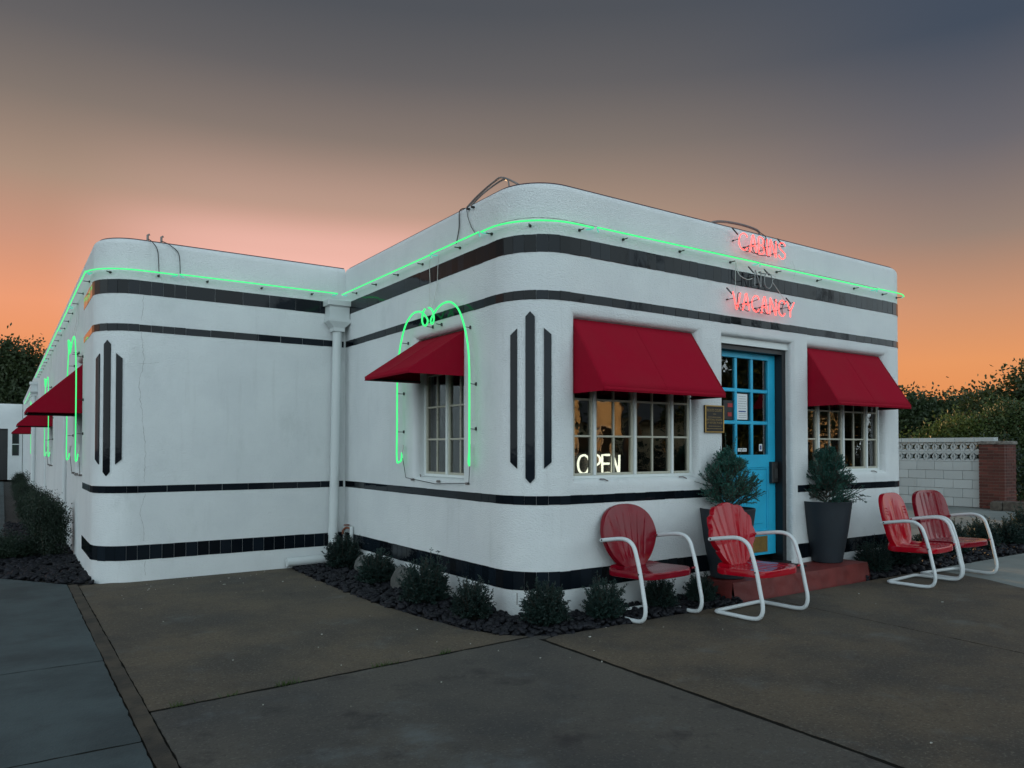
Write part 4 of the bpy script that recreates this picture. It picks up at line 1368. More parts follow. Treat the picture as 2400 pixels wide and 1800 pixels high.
# ------------------------------------------------------------------ metal lawn chairs
def shell(outline, disp, rings, rim_drop, N=120, centre=(0, 0)):
    """radial grid over a closed outline; disp(x, y) gives height; last ring rolls over by rim_drop"""
    out = outline(N)
    mb = MB()
    vs = [(centre[0], centre[1], disp(*centre))]
    for r in range(1, rings + 1):
        s = r / rings
        for (x, y) in out:
            px, py = centre[0] + (x - centre[0]) * s, centre[1] + (y - centre[1]) * s
            vs.append((px, py, disp(px, py)))
    for k, (gr, dz) in enumerate(((1.010, -0.006), (1.020, -0.016), (1.022, -rim_drop))):
        for (x, y) in out:
            px, py = centre[0] + (x - centre[0]) * gr, centre[1] + (y - centre[1]) * gr
            vs.append((px, py, disp(x, y) + dz))
    for (x, y) in out:
        px, py = centre[0] + (x - centre[0]) * 1.005, centre[1] + (y - centre[1]) * 1.005
        vs.append((px, py, disp(x, y) - rim_drop - 0.002))
    fs = [(0, 1 + k, 1 + (k + 1) % N) for k in range(N)]
    for r in range(rings + 3):
        for k in range(N):
            a, b = 1 + r * N + k, 1 + r * N + (k + 1) % N
            fs.append((a, a + N, b + N, b))
    # plain underside a little below the pan
    k0 = len(vs)
    for s in (0.98, 0.6, 0.2):
        for (x, y) in out:
            px, py = centre[0] + (x - centre[0]) * s, centre[1] + (y - centre[1]) * s
            vs.append((px, py, disp(px, py) - 0.007))
    for r in range(2):
        for k in range(N):
            a, b = k0 + r * N + k, k0 + r * N + (k + 1) % N
            fs.append((a, b, b + N, a + N))
    mb.add(vs, fs)
    return mb
def superell(a, b, n_, N, taper=0.0, cy=0.0, lobes=None):
    pts = []
    for k in range(N):
        t_ = 2 * math.pi * k / N
        c, s = math.cos(t_), math.sin(t_)
        x = a * math.copysign(abs(c) ** (2 / n_), c)
        y = b * math.copysign(abs(s) ** (2 / n_), s)
        if y < 0:
            x *= 1 - taper * (-y / b)
        if lobes and s > -0.35:
            ph = (t_ + 0.36) / (math.pi + 0.72) % (2 * math.pi / (math.pi + 0.72))
            g_ = 1 + lobes[1] * (abs(math.sin(ph * math.pi * lobes[0])) - 0.75)
            x, y = x * g_, y * g_
        pts.append((x, y + cy))
    return pts
def chair(style, label, m, loc, rz):
    root = thing('lawn_chair', label, 'chair', (0, 0, 0), 'red metal lawn chairs in front of the office')
    # local axes: -Y is the front; built at the origin, between x -0.30 and 0.30
    bh = 0.275
    if style == 'round':
        ol = lambda N: superell(0.292, bh, 2.35, N, 0.30, 0.0)
        grooves = [(-0.62, 0), (-0.36, 0), (-0.12, 0), (0.12, 0), (0.36, 0), (0.62, 0)]
    elif style == 'shell':
        ol = lambda N: superell(0.288, bh, 2.4, N, 0.34, 0.0, (7, 0.075))
        grooves = [(-0.74, 0), (-0.44, 0), (-0.17, 0), (0.17, 0), (0.44, 0), (0.74, 0)]
    elif style == 'crease':
        ol = lambda N: superell(0.250, 0.285, 3.4, N, 0.10, 0.0)
        grooves = []
    else:
        ol = lambda N: superell(0.285, 0.285, 3.6, N, 0.10, 0.0)
        grooves = []
    def bdisp(x, y):
        d = -0.20 * x * x - 0.05 * max(0, y) ** 2 + 0.035 * max(0.0, (-y - 0.10)) ** 1
        d = -(d)                                # concave towards the sitter
        d = 0.26 * x * x + 0.10 * max(0, -y - 0.12) ** 2
        if grooves:
            ox, oy = 0.0, -0.62
            th = math.atan2(x, y - oy)
            rr = math.hypot(x, y - oy)
            lim = 1.0 if (style == 'shell') else max(0.0, min(1.0, (rr - 0.42) * 8)) * max(0.0, min(1.0, (0.83 - rr) * 12))
            for g_, _ in grooves:
                a = g_ * 0.42 * (1.0 if style == 'shell' else 1.0)
                dd = (th - a) * rr
                d -= (0.008 if style == 'shell' else 0.0035) * lim * math.exp(-(dd / (0.008 if style == 'shell' else 0.006)) ** 2)
        elif style == 'ribs':
            for g_ in (-0.155, -0.078, 0.0, 0.078, 0.155):
                lim = max(0.0, min(1.0, (0.262 - abs(y)) * 14))
                d -= 0.010 * lim * math.exp(-((x - g_) / 0.007) ** 2)
        else:
            d -= 0.010 * math.exp(-(x / 0.008) ** 2) * max(0.0, min(1.0, (0.26 - abs(y)) * 14))
            d += 0.016 * math.exp(-((abs(x) - 0.10) / 0.055) ** 2) * math.exp(-(y / 0.20) ** 4)
            for gy in (0.055, 0.085, 0.115):
                d -= 0.012 * math.exp(-((y - gy) / 0.006) ** 2) * math.exp(-((abs(x) - 0.195) / 0.022) ** 4)
        return d
    ring = 26 if style != 'round' else 24
    bk = shell(ol, bdisp, 54, 0.045, 300)
    tilt = R_(14)
    # back plane: x -> x, y -> up, disp -> towards the front (-Y)
    by, bz = 0.070, 0.352
    T = []
    for x, y, d in bk.v:
        yy = y + bh
        T.append((x, by + yy * math.sin(tilt) - d * math.cos(tilt), bz + yy * math.cos(tilt) + d * math.sin(tilt)))
    bk.v = T
    ob = bk.build('backrest', m, root, smooth=50)
    fix_normals(ob)
    def so(N):
        return [(x, y - 0.02) for x, y in superell(0.285, 0.240, 5.0, N, 0.0)]
    def sdisp(x, y):
        d = 0.0 + 0.10 * x * x * 0.6 - 0.35 * max(0, -y - 0.12) ** 2 + 2.2 * max(0, y - 0.10) ** 2
        if style == 'shell':
            for g_ in (-0.17, -0.085, 0.0, 0.085, 0.17):
                lim = max(0.0, min(1.0, (0.21 - abs(y + 0.02)) * 14))
                d -= 0.008 * lim * math.exp(-((x - g_ * (0.9 + 0.5 * (-y))) / 0.009) ** 2)
        if style == 'ribs':
            for g_ in (-0.155, -0.078, 0.0, 0.078, 0.155):
                d -= 0.006 * max(0.0, min(1.0, (0.20 - abs(y + 0.02)) * 14)) * math.exp(-((x - g_) / 0.008) ** 2)
        if style == 'crease':
            d -= 0.020 * math.exp(-((abs(x) - 0.12) / 0.07) ** 2) * math.exp(-(y / 0.16) ** 4)
        return d
    st_ = shell(so, sdisp, 40, 0.052, 240, (0, -0.02))
    st_.v = [(x, y - 0.085, 0.385 + z - 0.035 * (y + 0.2) * 1.2) for x, y, z in st_.v]
    o2 = st_.build('seat', m, root, smooth=50)
    fix_normals(o2)
    # bent tube frame: arms, front legs, sled base and rear cross bar in one piece
    X = 0.314
    sidep = [(0.14, 0.604), (0.0, 0.626), (-0.12, 0.640), (-0.20, 0.628), (-0.255, 0.585), (-0.29, 0.50), (-0.325, 0.385), (-0.362, 0.22), (-0.380, 0.14), (-0.376, 0.075), (-0.345, 0.032), (-0.27, 0.017), (-0.10, 0.017), (0.02, 0.017), (0.05, 0.017)]
    Lp = [(-X, y, z) for y, z in sidep]
    Rp = [(X, y, z) for y, z in sidep[::-1]]
    path = smooth_path(Lp + [(-X + 0.012, 0.075, 0.017), (-X + 0.05, 0.088, 0.017), (0, 0.09, 0.017), (X - 0.05, 0.088, 0.017), (X - 0.012, 0.075, 0.017)] + Rp, 5)
    MB().tube(path, 0.0165, 12).build('frame', 'frame_white', root, smooth=60)
    for sx in (-1, 1):
        for (y, z) in ((-0.322, 0.385), (0.115, 0.610)):
            MB().lathe([(0.0, 0.0), (0.008, 0.0), (0.008, 0.004), (0.004, 0.007), (0.0, 0.007)], (0, 0, 0), 10)
            MB().tube([(sx * (X + 0.012), y, z), (sx * (X + 0.021), y, z)], 0.007, 8).build('bolt', 'black_metal', root, smooth=50)
            MB().tube([(sx * (X - 0.05), y, z - 0.004), (sx * (X - 0.01), y, z)], 0.008, 8).build('bracket', m, root, smooth=50)
    root.location = loc
    root.rotation_euler = (0, 0, rz)
    root.scale = (1.05, 1.0, 1.03)
    return root
chair('round', 'maroon chair with round petal-grooved back, white tube frame, nearest the office corner', 'chair_maroon', (1.035, -0.235, 0.002), R_(1))
chair('shell', 'bright red chair with scalloped shell back, white tube frame, before the red step', 'chair_red', (1.855, -0.685, 0.002), R_(4))
chair('crease', 'glossy red chair with creased slotted back, the left of the far pair', 'chair_red', (4.44, -0.74, 0.002), R_(5))
chair('ribs', 'pinkish red chair with vertical ribbed back, the right of the far pair', 'chair_maroon', (5.24, -0.71, 0.002), R_(-4))

# ------------------------------------------------------------------ plants
def np_mesh(name, V, Fc, m):
    me = bpy.data.meshes.new(name)
    V = np.asarray(V, dtype=np.float32).reshape(-1, 3)
    n = len(V)
    k = Fc
    me.vertices.add(n)
    me.vertices.foreach_set('co', V.ravel())
    nf = n // k
    me.loops.add(n)
    me.loops.foreach_set('vertex_index', np.arange(n, dtype=np.int32))
    me.polygons.add(nf)
    me.polygons.foreach_set('loop_start', np.arange(0, n, k, dtype=np.int32))
    me.polygons.foreach_set('loop_total', np.full(nf, k, dtype=np.int32))
    me.materials.append(MATS[m])
    me.update(calc_edges=True)
    me.validate()
    return me
def unit(v):
    return v / np.maximum(np.linalg.norm(v, axis=-1, keepdims=True), 1e-9)
def blades(P0, Dr, L, Wd, r):
    """rhombic blades from points along directions: 4 verts each"""
    S = unit(np.cross(Dr, r.normal(0, 1, Dr.shape)))
    L = L[:, None]
    Wd = Wd[:, None]
    a = P0
    b = P0 + Dr * L * 0.55 + S * Wd * 0.5
    c = P0 + Dr * L
    d = P0 + Dr * L * 0.55 - S * Wd * 0.5
    return np.stack([a, b, c, d], 1).reshape(-1, 3)
def sprays(r, origins, dirs, lens, per, nl, nw, spread=0.75, start=0.12):
    """needles along curved twigs; returns (needle verts, twig polylines)"""
    out = []
    twigs = []
    for o, d, l in zip(origins, dirs, lens):
        d = unit(d[None])[0]
        f = np.sort(r.uniform(start, 1.0, per))
        bend = np.array([0, 0, 1.0]) * 0.25
        pts = o + d * (f[:, None] * l) + bend * (f[:, None] ** 2) * l * 0.35
        twigs.append([o, o + d * l * 0.5 + bend * 0.0875 * l * 0.35 * 2, o + d * l + bend * l * 0.35])
        dd = unit(d + bend * f[:, None] * 0.5 + r.normal(0, spread, (per, 3)))
        out.append(blades(pts, dd, nl * r.uniform(0.6, 1.25, per) * (1.1 - 0.3 * f), np.full(per, nw), r))
    return np.concatenate(out), twigs
def shrub_mesh(seed, h, w, m, n=150, per=42, nl=0.030, nw=0.0065):
    r = np.random.default_rng(seed)
    az = r.uniform(0, 2 * math.pi, n)
    el = np.arccos(r.uniform(-0.30, 1.0, n))
    lens = r.uniform(0.45, 1.0, n)
    o = np.stack([np.cos(az) * r.uniform(0, 0.30, n) * w / 2, np.sin(az) * r.uniform(0, 0.30, n) * w / 2, r.uniform(0.0, 0.30, n) * h], 1)
    tgt = np.stack([np.cos(az) * np.sin(el) * w / 2, np.sin(az) * np.sin(el) * w / 2, 0.30 * h + np.cos(el) * 0.70 * h], 1) * (0.82 + 0.22 * r.random(n))[:, None]
    d = tgt - o
    L = np.linalg.norm(d, axis=1)
    V, tw = sprays(r, o, d, L * np.maximum(lens, 0.72), per, nl, nw, start=0.08)
    return np_mesh('foliage', V, 4, m), tw
def twig_mesh(tw, r0, m, every=2):
    mb = MB()
    for k, t_ in enumerate(tw):
        if k % every == 0:
            mb.tube([Vector(p) for p in t_], [r0, r0 * 0.7, r0 * 0.35], 4, cap=False)
    me = bpy.data.meshes.new('stems')
    me.from_pydata(mb.v, [], mb.f)
    me.materials.append(MATS[m])
    return me
SH = []
for i, (h, w_) in enumerate(((0.50, 0.44), (0.46, 0.42), (0.54, 0.46))):
    f, tw = shrub_mesh(11 + i, h, w_, 'needle', 300, 60, 0.030, 0.0085)
    SH.append((f, twig_mesh(tw, 0.004, 'bark')))
def shrub(loc, label, v, s=1.0, rz=0.0, group='small clipped yews in the stone beds', meshes=None, cat='shrub', name='yew_shrub', sz=None):
    root = thing(name, label, cat, loc, group)
    f, tm = (meshes or SH)[v]
    a = bpy.data.objects.new('foliage', f)
    b = bpy.data.objects.new('stems', tm)
    for q in (a, b):
        col.objects.link(q)
        q.parent = root
    root.rotation_euler = (0, 0, rz)
    root.scale = (s, s, sz or s)
    return root
SP = [((-0.20, 3.42, 0), 'small yew shrub at the foot of the downspout', 0, 1.05), ((-0.27, 2.30, 0), 'small yew shrub second from the downspout, before a grey boulder', 1, 1.05),
      ((-0.33, 1.12, 0), 'small yew shrub third from the downspout, right of a grey boulder', 2, 1.0), ((-0.30, 0.35, 0), 'small yew shrub with a stray twig left of the office corner', 0, 0.88),
      ((0.06, -0.16, 0), 'small yew shrub directly at the rounded office corner', 1, 0.92), ((0.60, -0.26, 0), 'small yew shrub behind the maroon chair', 2, 0.84),
      ((1.28, -0.22, 0), 'small yew shrub under the seat side of the maroon chair', 0, 0.80), ((1.78, -0.24, 0), 'small dark yew shrub left of the red step', 1, 0.72),
      ((4.62, -0.22, 0), 'small yew shrub just right of the red step', 2, 0.95), ((5.30, -0.16, 0), 'small yew shrub behind the far pair of chairs', 0, 1.0),
      ((6.1, -0.05, 0), 'yew shrub past the right end of the office wall', 1, 1.0), ((6.9, 0.02, 0), 'yew shrub between the far chair and the brick pillar', 2, 1.0),
      ((7.8, 0.05, 0), 'yew shrub right of the far ribbed chair', 0, 1.15), ((8.5, 0.0, 0), 'yew shrub at the right end of the bed row', 1, 1.2), ((9.3, 0.05, 0), 'last yew shrub of the bed row at the picture edge', 2, 1.25)]
for i, (l, lb, v, s) in enumerate(SP):
    k_ = (1.14, 1.08, 1.18, 1.12, 1.2, 1.1, 1.05)[i % 7]
    shrub(l, lb, v, s * k_, i * 1.3, sz=s * (0.92, 0.84, 0.94, 0.90, 0.96, 0.88, 0.82)[i % 7])

def conifer(seed):
    """bushy little spruce: leader, whorled branches, side twigs with needles"""
    r = np.random.default_rng(seed)
    O, Dd, L = [], [], []
    H = 0.74
    for k in range(84):
        f = r.uniform(0.0, 1.0)
        z = 0.01 + f * H * 0.70
        az = k * 2.39996 + r.normal(0, 0.3)
        l = (0.27 * (1 - f) + 0.09) * r.uniform(0.7, 1.38)
        el = R_(24 + 42 * f + r.normal(0, 9))
        d = np.array([math.cos(az) * math.cos(el), math.sin(az) * math.cos(el), math.sin(el)])
        o = np.array([0, 0, z])
        O.append(o); Dd.append(d); L.append(l)
        for q in range(7):
            g_ = r.uniform(0.20, 0.92)
            d2 = unit((d + r.normal(0, 0.42, 3) + np.array([0, 0, 0.20]))[None])[0]
            O.append(o + d * l * g_); Dd.append(d2); L.append(l * (1 - g_) * 0.8 + 0.055)
    for k in range(9):
        O.append(np.array([0, 0, r.uniform(0.15, 0.35)])); Dd.append(np.array([r.normal(0, 0.26), r.normal(0, 0.26), 1.0])); L.append(H - r.uniform(0.28, 0.48))
    V, tw = sprays(r, np.array(O), np.array(Dd), np.array(L), 34, 0.028, 0.0070, spread=0.72, start=0.02)
    tw.insert(0, [np.zeros(3), np.array([0, 0, 0.3]), np.array([0.02, 0, 0.6])])
    return np_mesh('foliage', V, 4, 'needle_pot'), twig_mesh(tw, 0.005, 'bark', 1)
CN = [conifer(3), conifer(8)]
def planter(loc, label):
    root = thing('planter', label, 'planter', loc, 'tall dark grey planters beside the door')
    prof = [(0.0, 0.0), (0.150, 0.0), (0.158, 0.006), (0.19, 0.18), (0.222, 0.36), (0.246, 0.54), (0.260, 0.645), (0.262, 0.652), (0.258, 0.656), (0.247, 0.655), (0.240, 0.645), (0.232, 0.58)]
    MB().lathe(prof, loc, 48).build('pot', 'pot_grey', root, smooth=40)
    MB().lathe([(0.0, 0.60), (0.12, 0.607), (0.236, 0.598)], loc, 24).build('soil', 'soil', root, smooth=60)
    return root
PA, PB = (2.235, -0.16, 0.178), (3.905, -0.115, 0.178)
planter(PA, 'tall dark grey planter behind the scallop-backed red chair')
planter(PB, 'tall dark grey planter on the step right of the blue door')
shrub((PA[0], PA[1], PA[2] + 0.60), 'bushy little spruce in the planter behind the scalloped chair', 0, 0.93, 0.4, 'potted spruces beside the door', CN, 'potted tree', 'potted_spruce')
shrub((PB[0], PB[1], PB[2] + 0.60), 'bushy little spruce in the planter right of the blue door', 1, 0.95, 2.0, 'potted spruces beside the door', CN, 'potted tree', 'potted_spruce')

def leafy_mesh(seed, m, n, lw, blobs, k=1.0, flat=0.0):
    """leaf-sized rhombs spread through a set of ellipsoid clumps [(cx,cy,cz,rx,ry,rz)]"""
    r = np.random.default_rng(seed)
    vol = np.array([b[3] * b[4] * b[5] for b in blobs]) ** 0.75
    cnt = (n * vol / vol.sum()).astype(int) + 1
    out = []
    for b, c in zip(blobs, cnt):
        # twig clusters near the shell
        nc = max(6, c // 26)
        d = unit(r.normal(0, 1, (nc, 3)))
        rad = r.uniform(0.40, 0.98, nc) ** 0.6
        cc = np.array(b[:3]) + d * rad[:, None] * np.array(b[3:])
        ci = r.integers(0, nc, c)
        p = cc[ci] + r.normal(0, 1, (c, 3)) * lw * 1.55
        dr = unit(r.normal(0, 1, (c, 3)) + d[ci] * 0.7 + np.array([0, 0, -flat]))
        out.append(blades(p, dr, lw * r.uniform(0.7, 1.4, c), lw * r.uniform(0.45, 0.75, c), r))
    return np_mesh('crown', np.concatenate(out), 4, m)
def tree(name, label, loc, seed, h, w_, trunk_h, n, lw, m, group, lobes=16, base=0.25):
    r = np.random.default_rng(seed)
    root = thing(name, label, 'tree', loc, group)
    blobs = []
    limbs = []
    for k in range(lobes):
        f = (k + 0.5) / lobes
        z = trunk_h + (h - trunk_h) * (base + (1 - base) * f * 0.92)
        rad = w_ / 2 * math.sin(math.pi * (0.18 + 0.74 * f)) * r.uniform(0.35, 0.85)
        a = r.uniform(0, 6.283)
        s = w_ * r.uniform(0.14, 0.24)
        blobs.append((math.cos(a) * rad, math.sin(a) * rad, z, s, s, s * r.uniform(0.65, 0.95)))
        limbs.append((math.cos(a) * rad, math.sin(a) * rad, z))
    me = leafy_mesh(seed, m, n, lw, blobs)
    o = bpy.data.objects.new('crown', me)
    col.objects.link(o)
    o.parent = root
    mb = MB()
    tr = 0.03 * h
    mb.tube([(0, 0, -0.1), (0.03 * h * 0.3, 0, trunk_h * 0.5), (0, 0.02 * h, trunk_h), (0.02 * h, 0, h * 0.7)], [tr, tr * 0.8, tr * 0.65, tr * 0.2], 8)
    me2 = bpy.data.meshes.new('trunk')
    me2.from_pydata(mb.v, [], mb.f)
    me2.materials.append(MATS['bark'])
    t2 = bpy.data.objects.new('trunk', me2)
    col.objects.link(t2)
    t2.parent = root
    for q, lm in enumerate(limbs[::2]):
        m3 = MB().tube([(0, 0, trunk_h * 0.8 + 0.04 * h * (q % 4)), (lm[0] * 0.5, lm[1] * 0.5, (trunk_h + lm[2]) / 2 + 0.1), lm], [tr * 0.4, tr * 0.28, tr * 0.1], 5)
        me3 = bpy.data.meshes.new('limb')
        me3.from_pydata(m3.v, [], m3.f)
        me3.materials.append(MATS['bark'])
        o3 = bpy.data.objects.new('limb', me3)
        col.objects.link(o3)
        o3.parent = root
    return root
def polar(px, dist):
    """a compass bearing (degrees from +Y) and distance from the street corner"""
    return (-3.48 + dist * math.sin(R_(px)), -4.97 + dist * math.cos(R_(px)))
GT = 'trees beyond the block wall'
for i, (bear, dist, h, w_, th, n, lw, m, lb) in enumerate((
        (61.0, 36, 3.35, 4.6, 0.7, 20000, 0.16, 'leaf_dark', 'dark tree just past the right end of the office wall'),
        (63.2, 38, 3.1, 4.4, 0.6, 20000, 0.16, 'leaf_dark', 'dark tree second from the office wall on the skyline'),
        (65.3, 37, 3.2, 4.2, 0.6, 20000, 0.16, 'leaf_dark', 'lower dark tree in the middle of the right skyline'),
        (67.3, 34, 3.1, 4.6, 0.6, 20000, 0.15, 'leaf_dark', 'dark tree behind the rounded golden bush'),
        (69.6, 30, 3.8, 5.0, 0.7, 24000, 0.14, 'leaf_dark', 'tallest dark tree at the right picture edge'),
        (58.4, 36, 3.2, 4.8, 0.9, 7000, 0.17, 'leaf_dark', 'dark tree mostly hidden behind the office wall'))):
    x, y = polar(bear, dist)
    tree('skyline_tree', lb, (x, y, 0), 40 + i, h, w_, th, n, lw, m, GT, 22, 0.0)
x, y = polar(64.6, 24.5)
tree('bush', 'rounded golden green bush right behind the white block wall', (x, y, 0), 61, 2.15, 2.7, 0.2, 22000, 0.085, 'leaf_gold', 'bushes behind the block wall', 26, 0.0)
x, y = polar(67.2, 25.0)
tree('bush', 'taller mid green bush behind the brick pillar', (x, y, 0), 62, 2.55, 3.0, 0.3, 24000, 0.085, 'leaf_green', 'bushes behind the block wall', 26, 0.0)
x, y = polar(1.2, 50)
tree('broadleaf_tree', 'big dark broadleaf tree behind the far white wing', (x, y, 0), 71, 6.8, 6.0, 1.8, 34000, 0.20, 'leaf_dark', 'trees on the left skyline', 30, 0.0)
x, y = polar(-2.6, 52)
tree('broadleaf_tree', 'dark tree at the left picture edge behind the far wing', (x, y, 0), 72, 6.4, 6.0, 1.8, 26000, 0.20, 'leaf_dark', 'trees on the left skyline', 26, 0.0)

# far belt of trees; its unseen stretch is added to block the low sun
r = np.random.default_rng(90)
bl = []
for k in range(150):
    a = R_(-12 + 88 * k / 149 + r.normal(0, 0.4))
    dist = r.uniform(62, 78)
    hh = r.uniform(2.2, 4.2)
    bl.append((-3.5 + dist * math.sin(a), -5 + dist * math.cos(a), hh * 0.6, r.uniform(1.6, 3.0), r.uniform(1.6, 3.0), hh * 0.7))
tl = bpy.data.objects.new('treeline', leafy_mesh(91, 'leaf_dark', 60000, 0.34, bl))
col.objects.link(tl)
tag(tl, 'distant belt of dark trees, its unseen stretch added to block the low sun', 'trees', kind='stuff')

# shrubs along the left flank
HB = []
for i in range(2):
    bl = [(random.gauss(0, 0.16), random.gauss(0, 0.16), random.uniform(0.2, 0.72), 0.24, 0.24, 0.22) for _ in range(14)]
    me = leafy_mesh(120 + i, 'leaf_hedge', 13000, 0.034, bl)
    me.name = 'foliage'
    st_ = MB()
    for b in bl:
        st_.tube([(b[0] * 0.2, b[1] * 0.2, 0), (b[0] * 0.6, b[1] * 0.6, b[2] * 0.6), b[:3]], [0.012, 0.008, 0.004], 5)
    sm_ = bpy.data.meshes.new('stems')
    sm_.from_pydata(st_.v, [], st_.f)
    sm_.materials.append(MATS['bark'])
    HB.append((me, sm_))
for (x, y, s, sz_, v, lb) in ((-3.0, 6.5, 0.60, 0.88, 0, 'dark leafy shrub nearest the left corner of the motel'), (-2.95, 8.0, 0.55, 0.85, 1, 'dark leafy shrub second along the left flank'),
                              (-2.95, 9.8, 0.5, 0.8, 0, 'dark leafy shrub third along the left flank'), (-2.97, 11.6, 0.55, 0.8, 1, 'dark leafy shrub below the second flank awning'),
                              (-2.98, 14.0, 0.55, 0.75, 0, 'dark leafy shrub midway down the flank'), (-2.98, 17.5, 0.55, 0.75, 1, 'farther leafy shrub before the distant downspout'),
                              (-3.0, 21.8, 0.6, 0.8, 0, 'leafy shrub below the farthest flank awning'), (-3.36, 6.5, 0.66, 0.36, 1, 'low spreading shrub at the left picture edge'),
                              (-3.60, 6.9, 0.7, 0.38, 0, 'low shrub cut by the left picture edge')):
    shrub((x, y, 0), lb, v, s, x * 7 + y, 'leafy shrubs along the left flank', HB, 'shrub', 'leafy_shrub', sz_)

# ------------------------------------------------------------------ far wing closing the path on the left
fw = thing('far_wing', 'white far wing with dark door closing the path on the left', 'building', (-6, YF, 0))
fwm = MB()
fwm.box((-12, YF, 0), (-3.95, YF + 4, 3.42))
fwm.box((-3.95, YF, 2.3), (-3.25, YF + 4, 3.42))
fwm.box((-3.25, YF, 0), (LX - 0.02, YF + 4, 3.42))
fwm.build('wall', 'stucco', fw)
MB().box((-3.95, YF + 0.12, 0), (-3.25, YF + 0.2, 2.3)).build('door', 'black_paint', fw)
wn = MB().box((-3.12, YF - 0.02, 1.05), (-2.80, YF + 0.02, 2.2)).build('window', 'white_paint', fw)
MB().box((-3.09, YF - 0.03, 1.62), (-2.83, YF - 0.021, 2.16)).build('pane', 'glass_dark', wn)
MB().box((-3.09, YF - 0.03, 1.09), (-2.83, YF - 0.021, 1.58)).build('pane', 'glass_dark', wn)
bn = thing('garden_bench', 'small pale bench at the far end of the path', 'bench', (-4.6, YF - 1.2, 0))
MB().box((-5.1, YF - 1.4, 0.42), (-4.1, YF - 1.0, 0.47)).build('seat', 'white_paint', bn)
MB().box((-5.1, YF - 1.03, 0.55), (-4.1, YF - 1.0, 0.85)).build('backrest', 'white_paint', bn)
for x in (-5.05, -4.2):
    for y in (YF - 1.38, YF - 1.06):
        MB().box((x, y, 0), (x + 0.05, y + 0.05, 0.42)).build('leg', 'white_paint', bn)

# ------------------------------------------------------------------ white block wall with pierced courses, brick pillar, sleeper
BX = 15.62
bw = thing('block_wall', 'white painted concrete block wall with two pierced star courses', 'wall', (BX, 6, 0))
MB().box((BX + 0.04, 3.50, -0.05), (BX + 0.17, 9.94, 1.09)).build('mortar', 'mortar', bw)
bm_ = MB().cbox((-0.5, -0.5, -0.5), (0.5, 0.5, 0.5), 0.015)
BME = bpy.data.meshes.new('block')
BME.from_pydata(bm_.v, [], bm_.f)
BME.materials.append(MATS['block_white'])
RX = Matrix(((0, 0, -1), (-1, 0, 0), (0, 1, 0)))        # local x -> -Y, y -> up, z -> -X (towards the street)
def place(me, name, parent, c, size):
    o = bpy.data.objects.new(name, me)
    col.objects.link(o)
    o.parent = parent
    M4 = RX.to_4x4() @ Matrix.Diagonal((size[0], size[1], size[2], 1))
    M4.translation = Vector(c) - WO[parent]
    o.matrix_local = M4
    return o
BL_, BH_ = 0.44, 0.218
for c in range(5):
    y = 3.50 + (0.0 if c % 2 else -0.22)
    while y < 9.8:
        a, b = max(3.50, y), y + BL_
        if b - a > 0.05:
            place(BME, 'block', bw, (BX + 0.10 + random.gauss(0, 0.002), (a + b) / 2, (c + 0.5) * BH_), (b - a - 0.008, BH_ - 0.008, 0.18))
        y += BL_
def breeze_mesh():
    """square pierced block: four-pointed star hole in the middle and half lens notches at both sides"""
    bm = bmesh.new()
    def loop(pts):
        vs = [bm.verts.new((x, y, 0)) for x, y in pts]
        es = [bm.edges.new((vs[i], vs[(i + 1) % len(vs)])) for i in range(len(vs))]
        return es
    o = [(-0.5, -0.5), (0.5, -0.5), (0.5, -0.34), (0.475, -0.2), (0.40, 0.0), (0.475, 0.2), (0.5, 0.34), (0.5, 0.5), (-0.5, 0.5), (-0.5, 0.34), (-0.475, 0.2), (-0.40, 0.0), (-0.475, -0.2), (-0.5, -0.34)]
    star = []
    for q in range(4):
        a = math.pi / 4 + q * math.pi / 2
        star.append((0.56 * math.cos(a), 0.58 * math.sin(a)))
        a2 = a + math.pi / 4
        star.append((0.20 * math.cos(a2), 0.20 * math.sin(a2)))
    es = loop(o) + loop(star)
    bmesh.ops.triangle_fill(bm, edges=es, use_beauty=True, use_dissolve=False)
    ex = bmesh.ops.extrude_face_region(bm, geom=bm.faces[:])
    for v in ex['geom']:
        if isinstance(v, bmesh.types.BMVert):
            v.co.z += 1.0
    for v in bm.verts:
        v.co.z -= 0.5
    bmesh.ops.recalc_face_normals(bm, faces=bm.faces)
    me = bpy.data.meshes.new('pierced_block')
    bm.to_mesh(me)
    bm.free()
    me.materials.append(MATS['block_white'])
    return me
BZ = breeze_mesh()
for c in range(2):
    y = 3.51
    while y < 9.7:
        place(BZ, 'pierced_block', bw, (BX + 0.10, y + 0.11, 5 * BH_ + (c + 0.5) * 0.235), (0.218, 0.230, 0.10))
        y += 0.22
y = 3.22
while y < 9.7:
    place(BME, 'cap_block', bw, (BX + 0.10, y + 0.22, 5 * BH_ + 0.47 + 0.055), (0.432, 0.105, 0.22))
    y += 0.44
bp = thing('brick_pillar', 'red brick pillar with rough stone cap at the end of the block wall', 'pillar', (15.75, 3.2, 0))
PX0, PX1, PY0, PY1 = 15.45, 16.05, 2.93, 3.49
MB().box((PX0 + 0.012, PY0 + 0.012, 0), (PX1 - 0.012, PY1 - 0.012, 1.50)).build('mortar', 'mortar_red', bp)
bm_ = MB().cbox((-0.5, -0.5, -0.5), (0.5, 0.5, 0.5), 0.03)
BRM = bpy.data.meshes.new('brick')
BRM.from_pydata(bm_.v, [], bm_.f)
BRM.materials.append(MATS['brick'])
ch_ = 0.0715
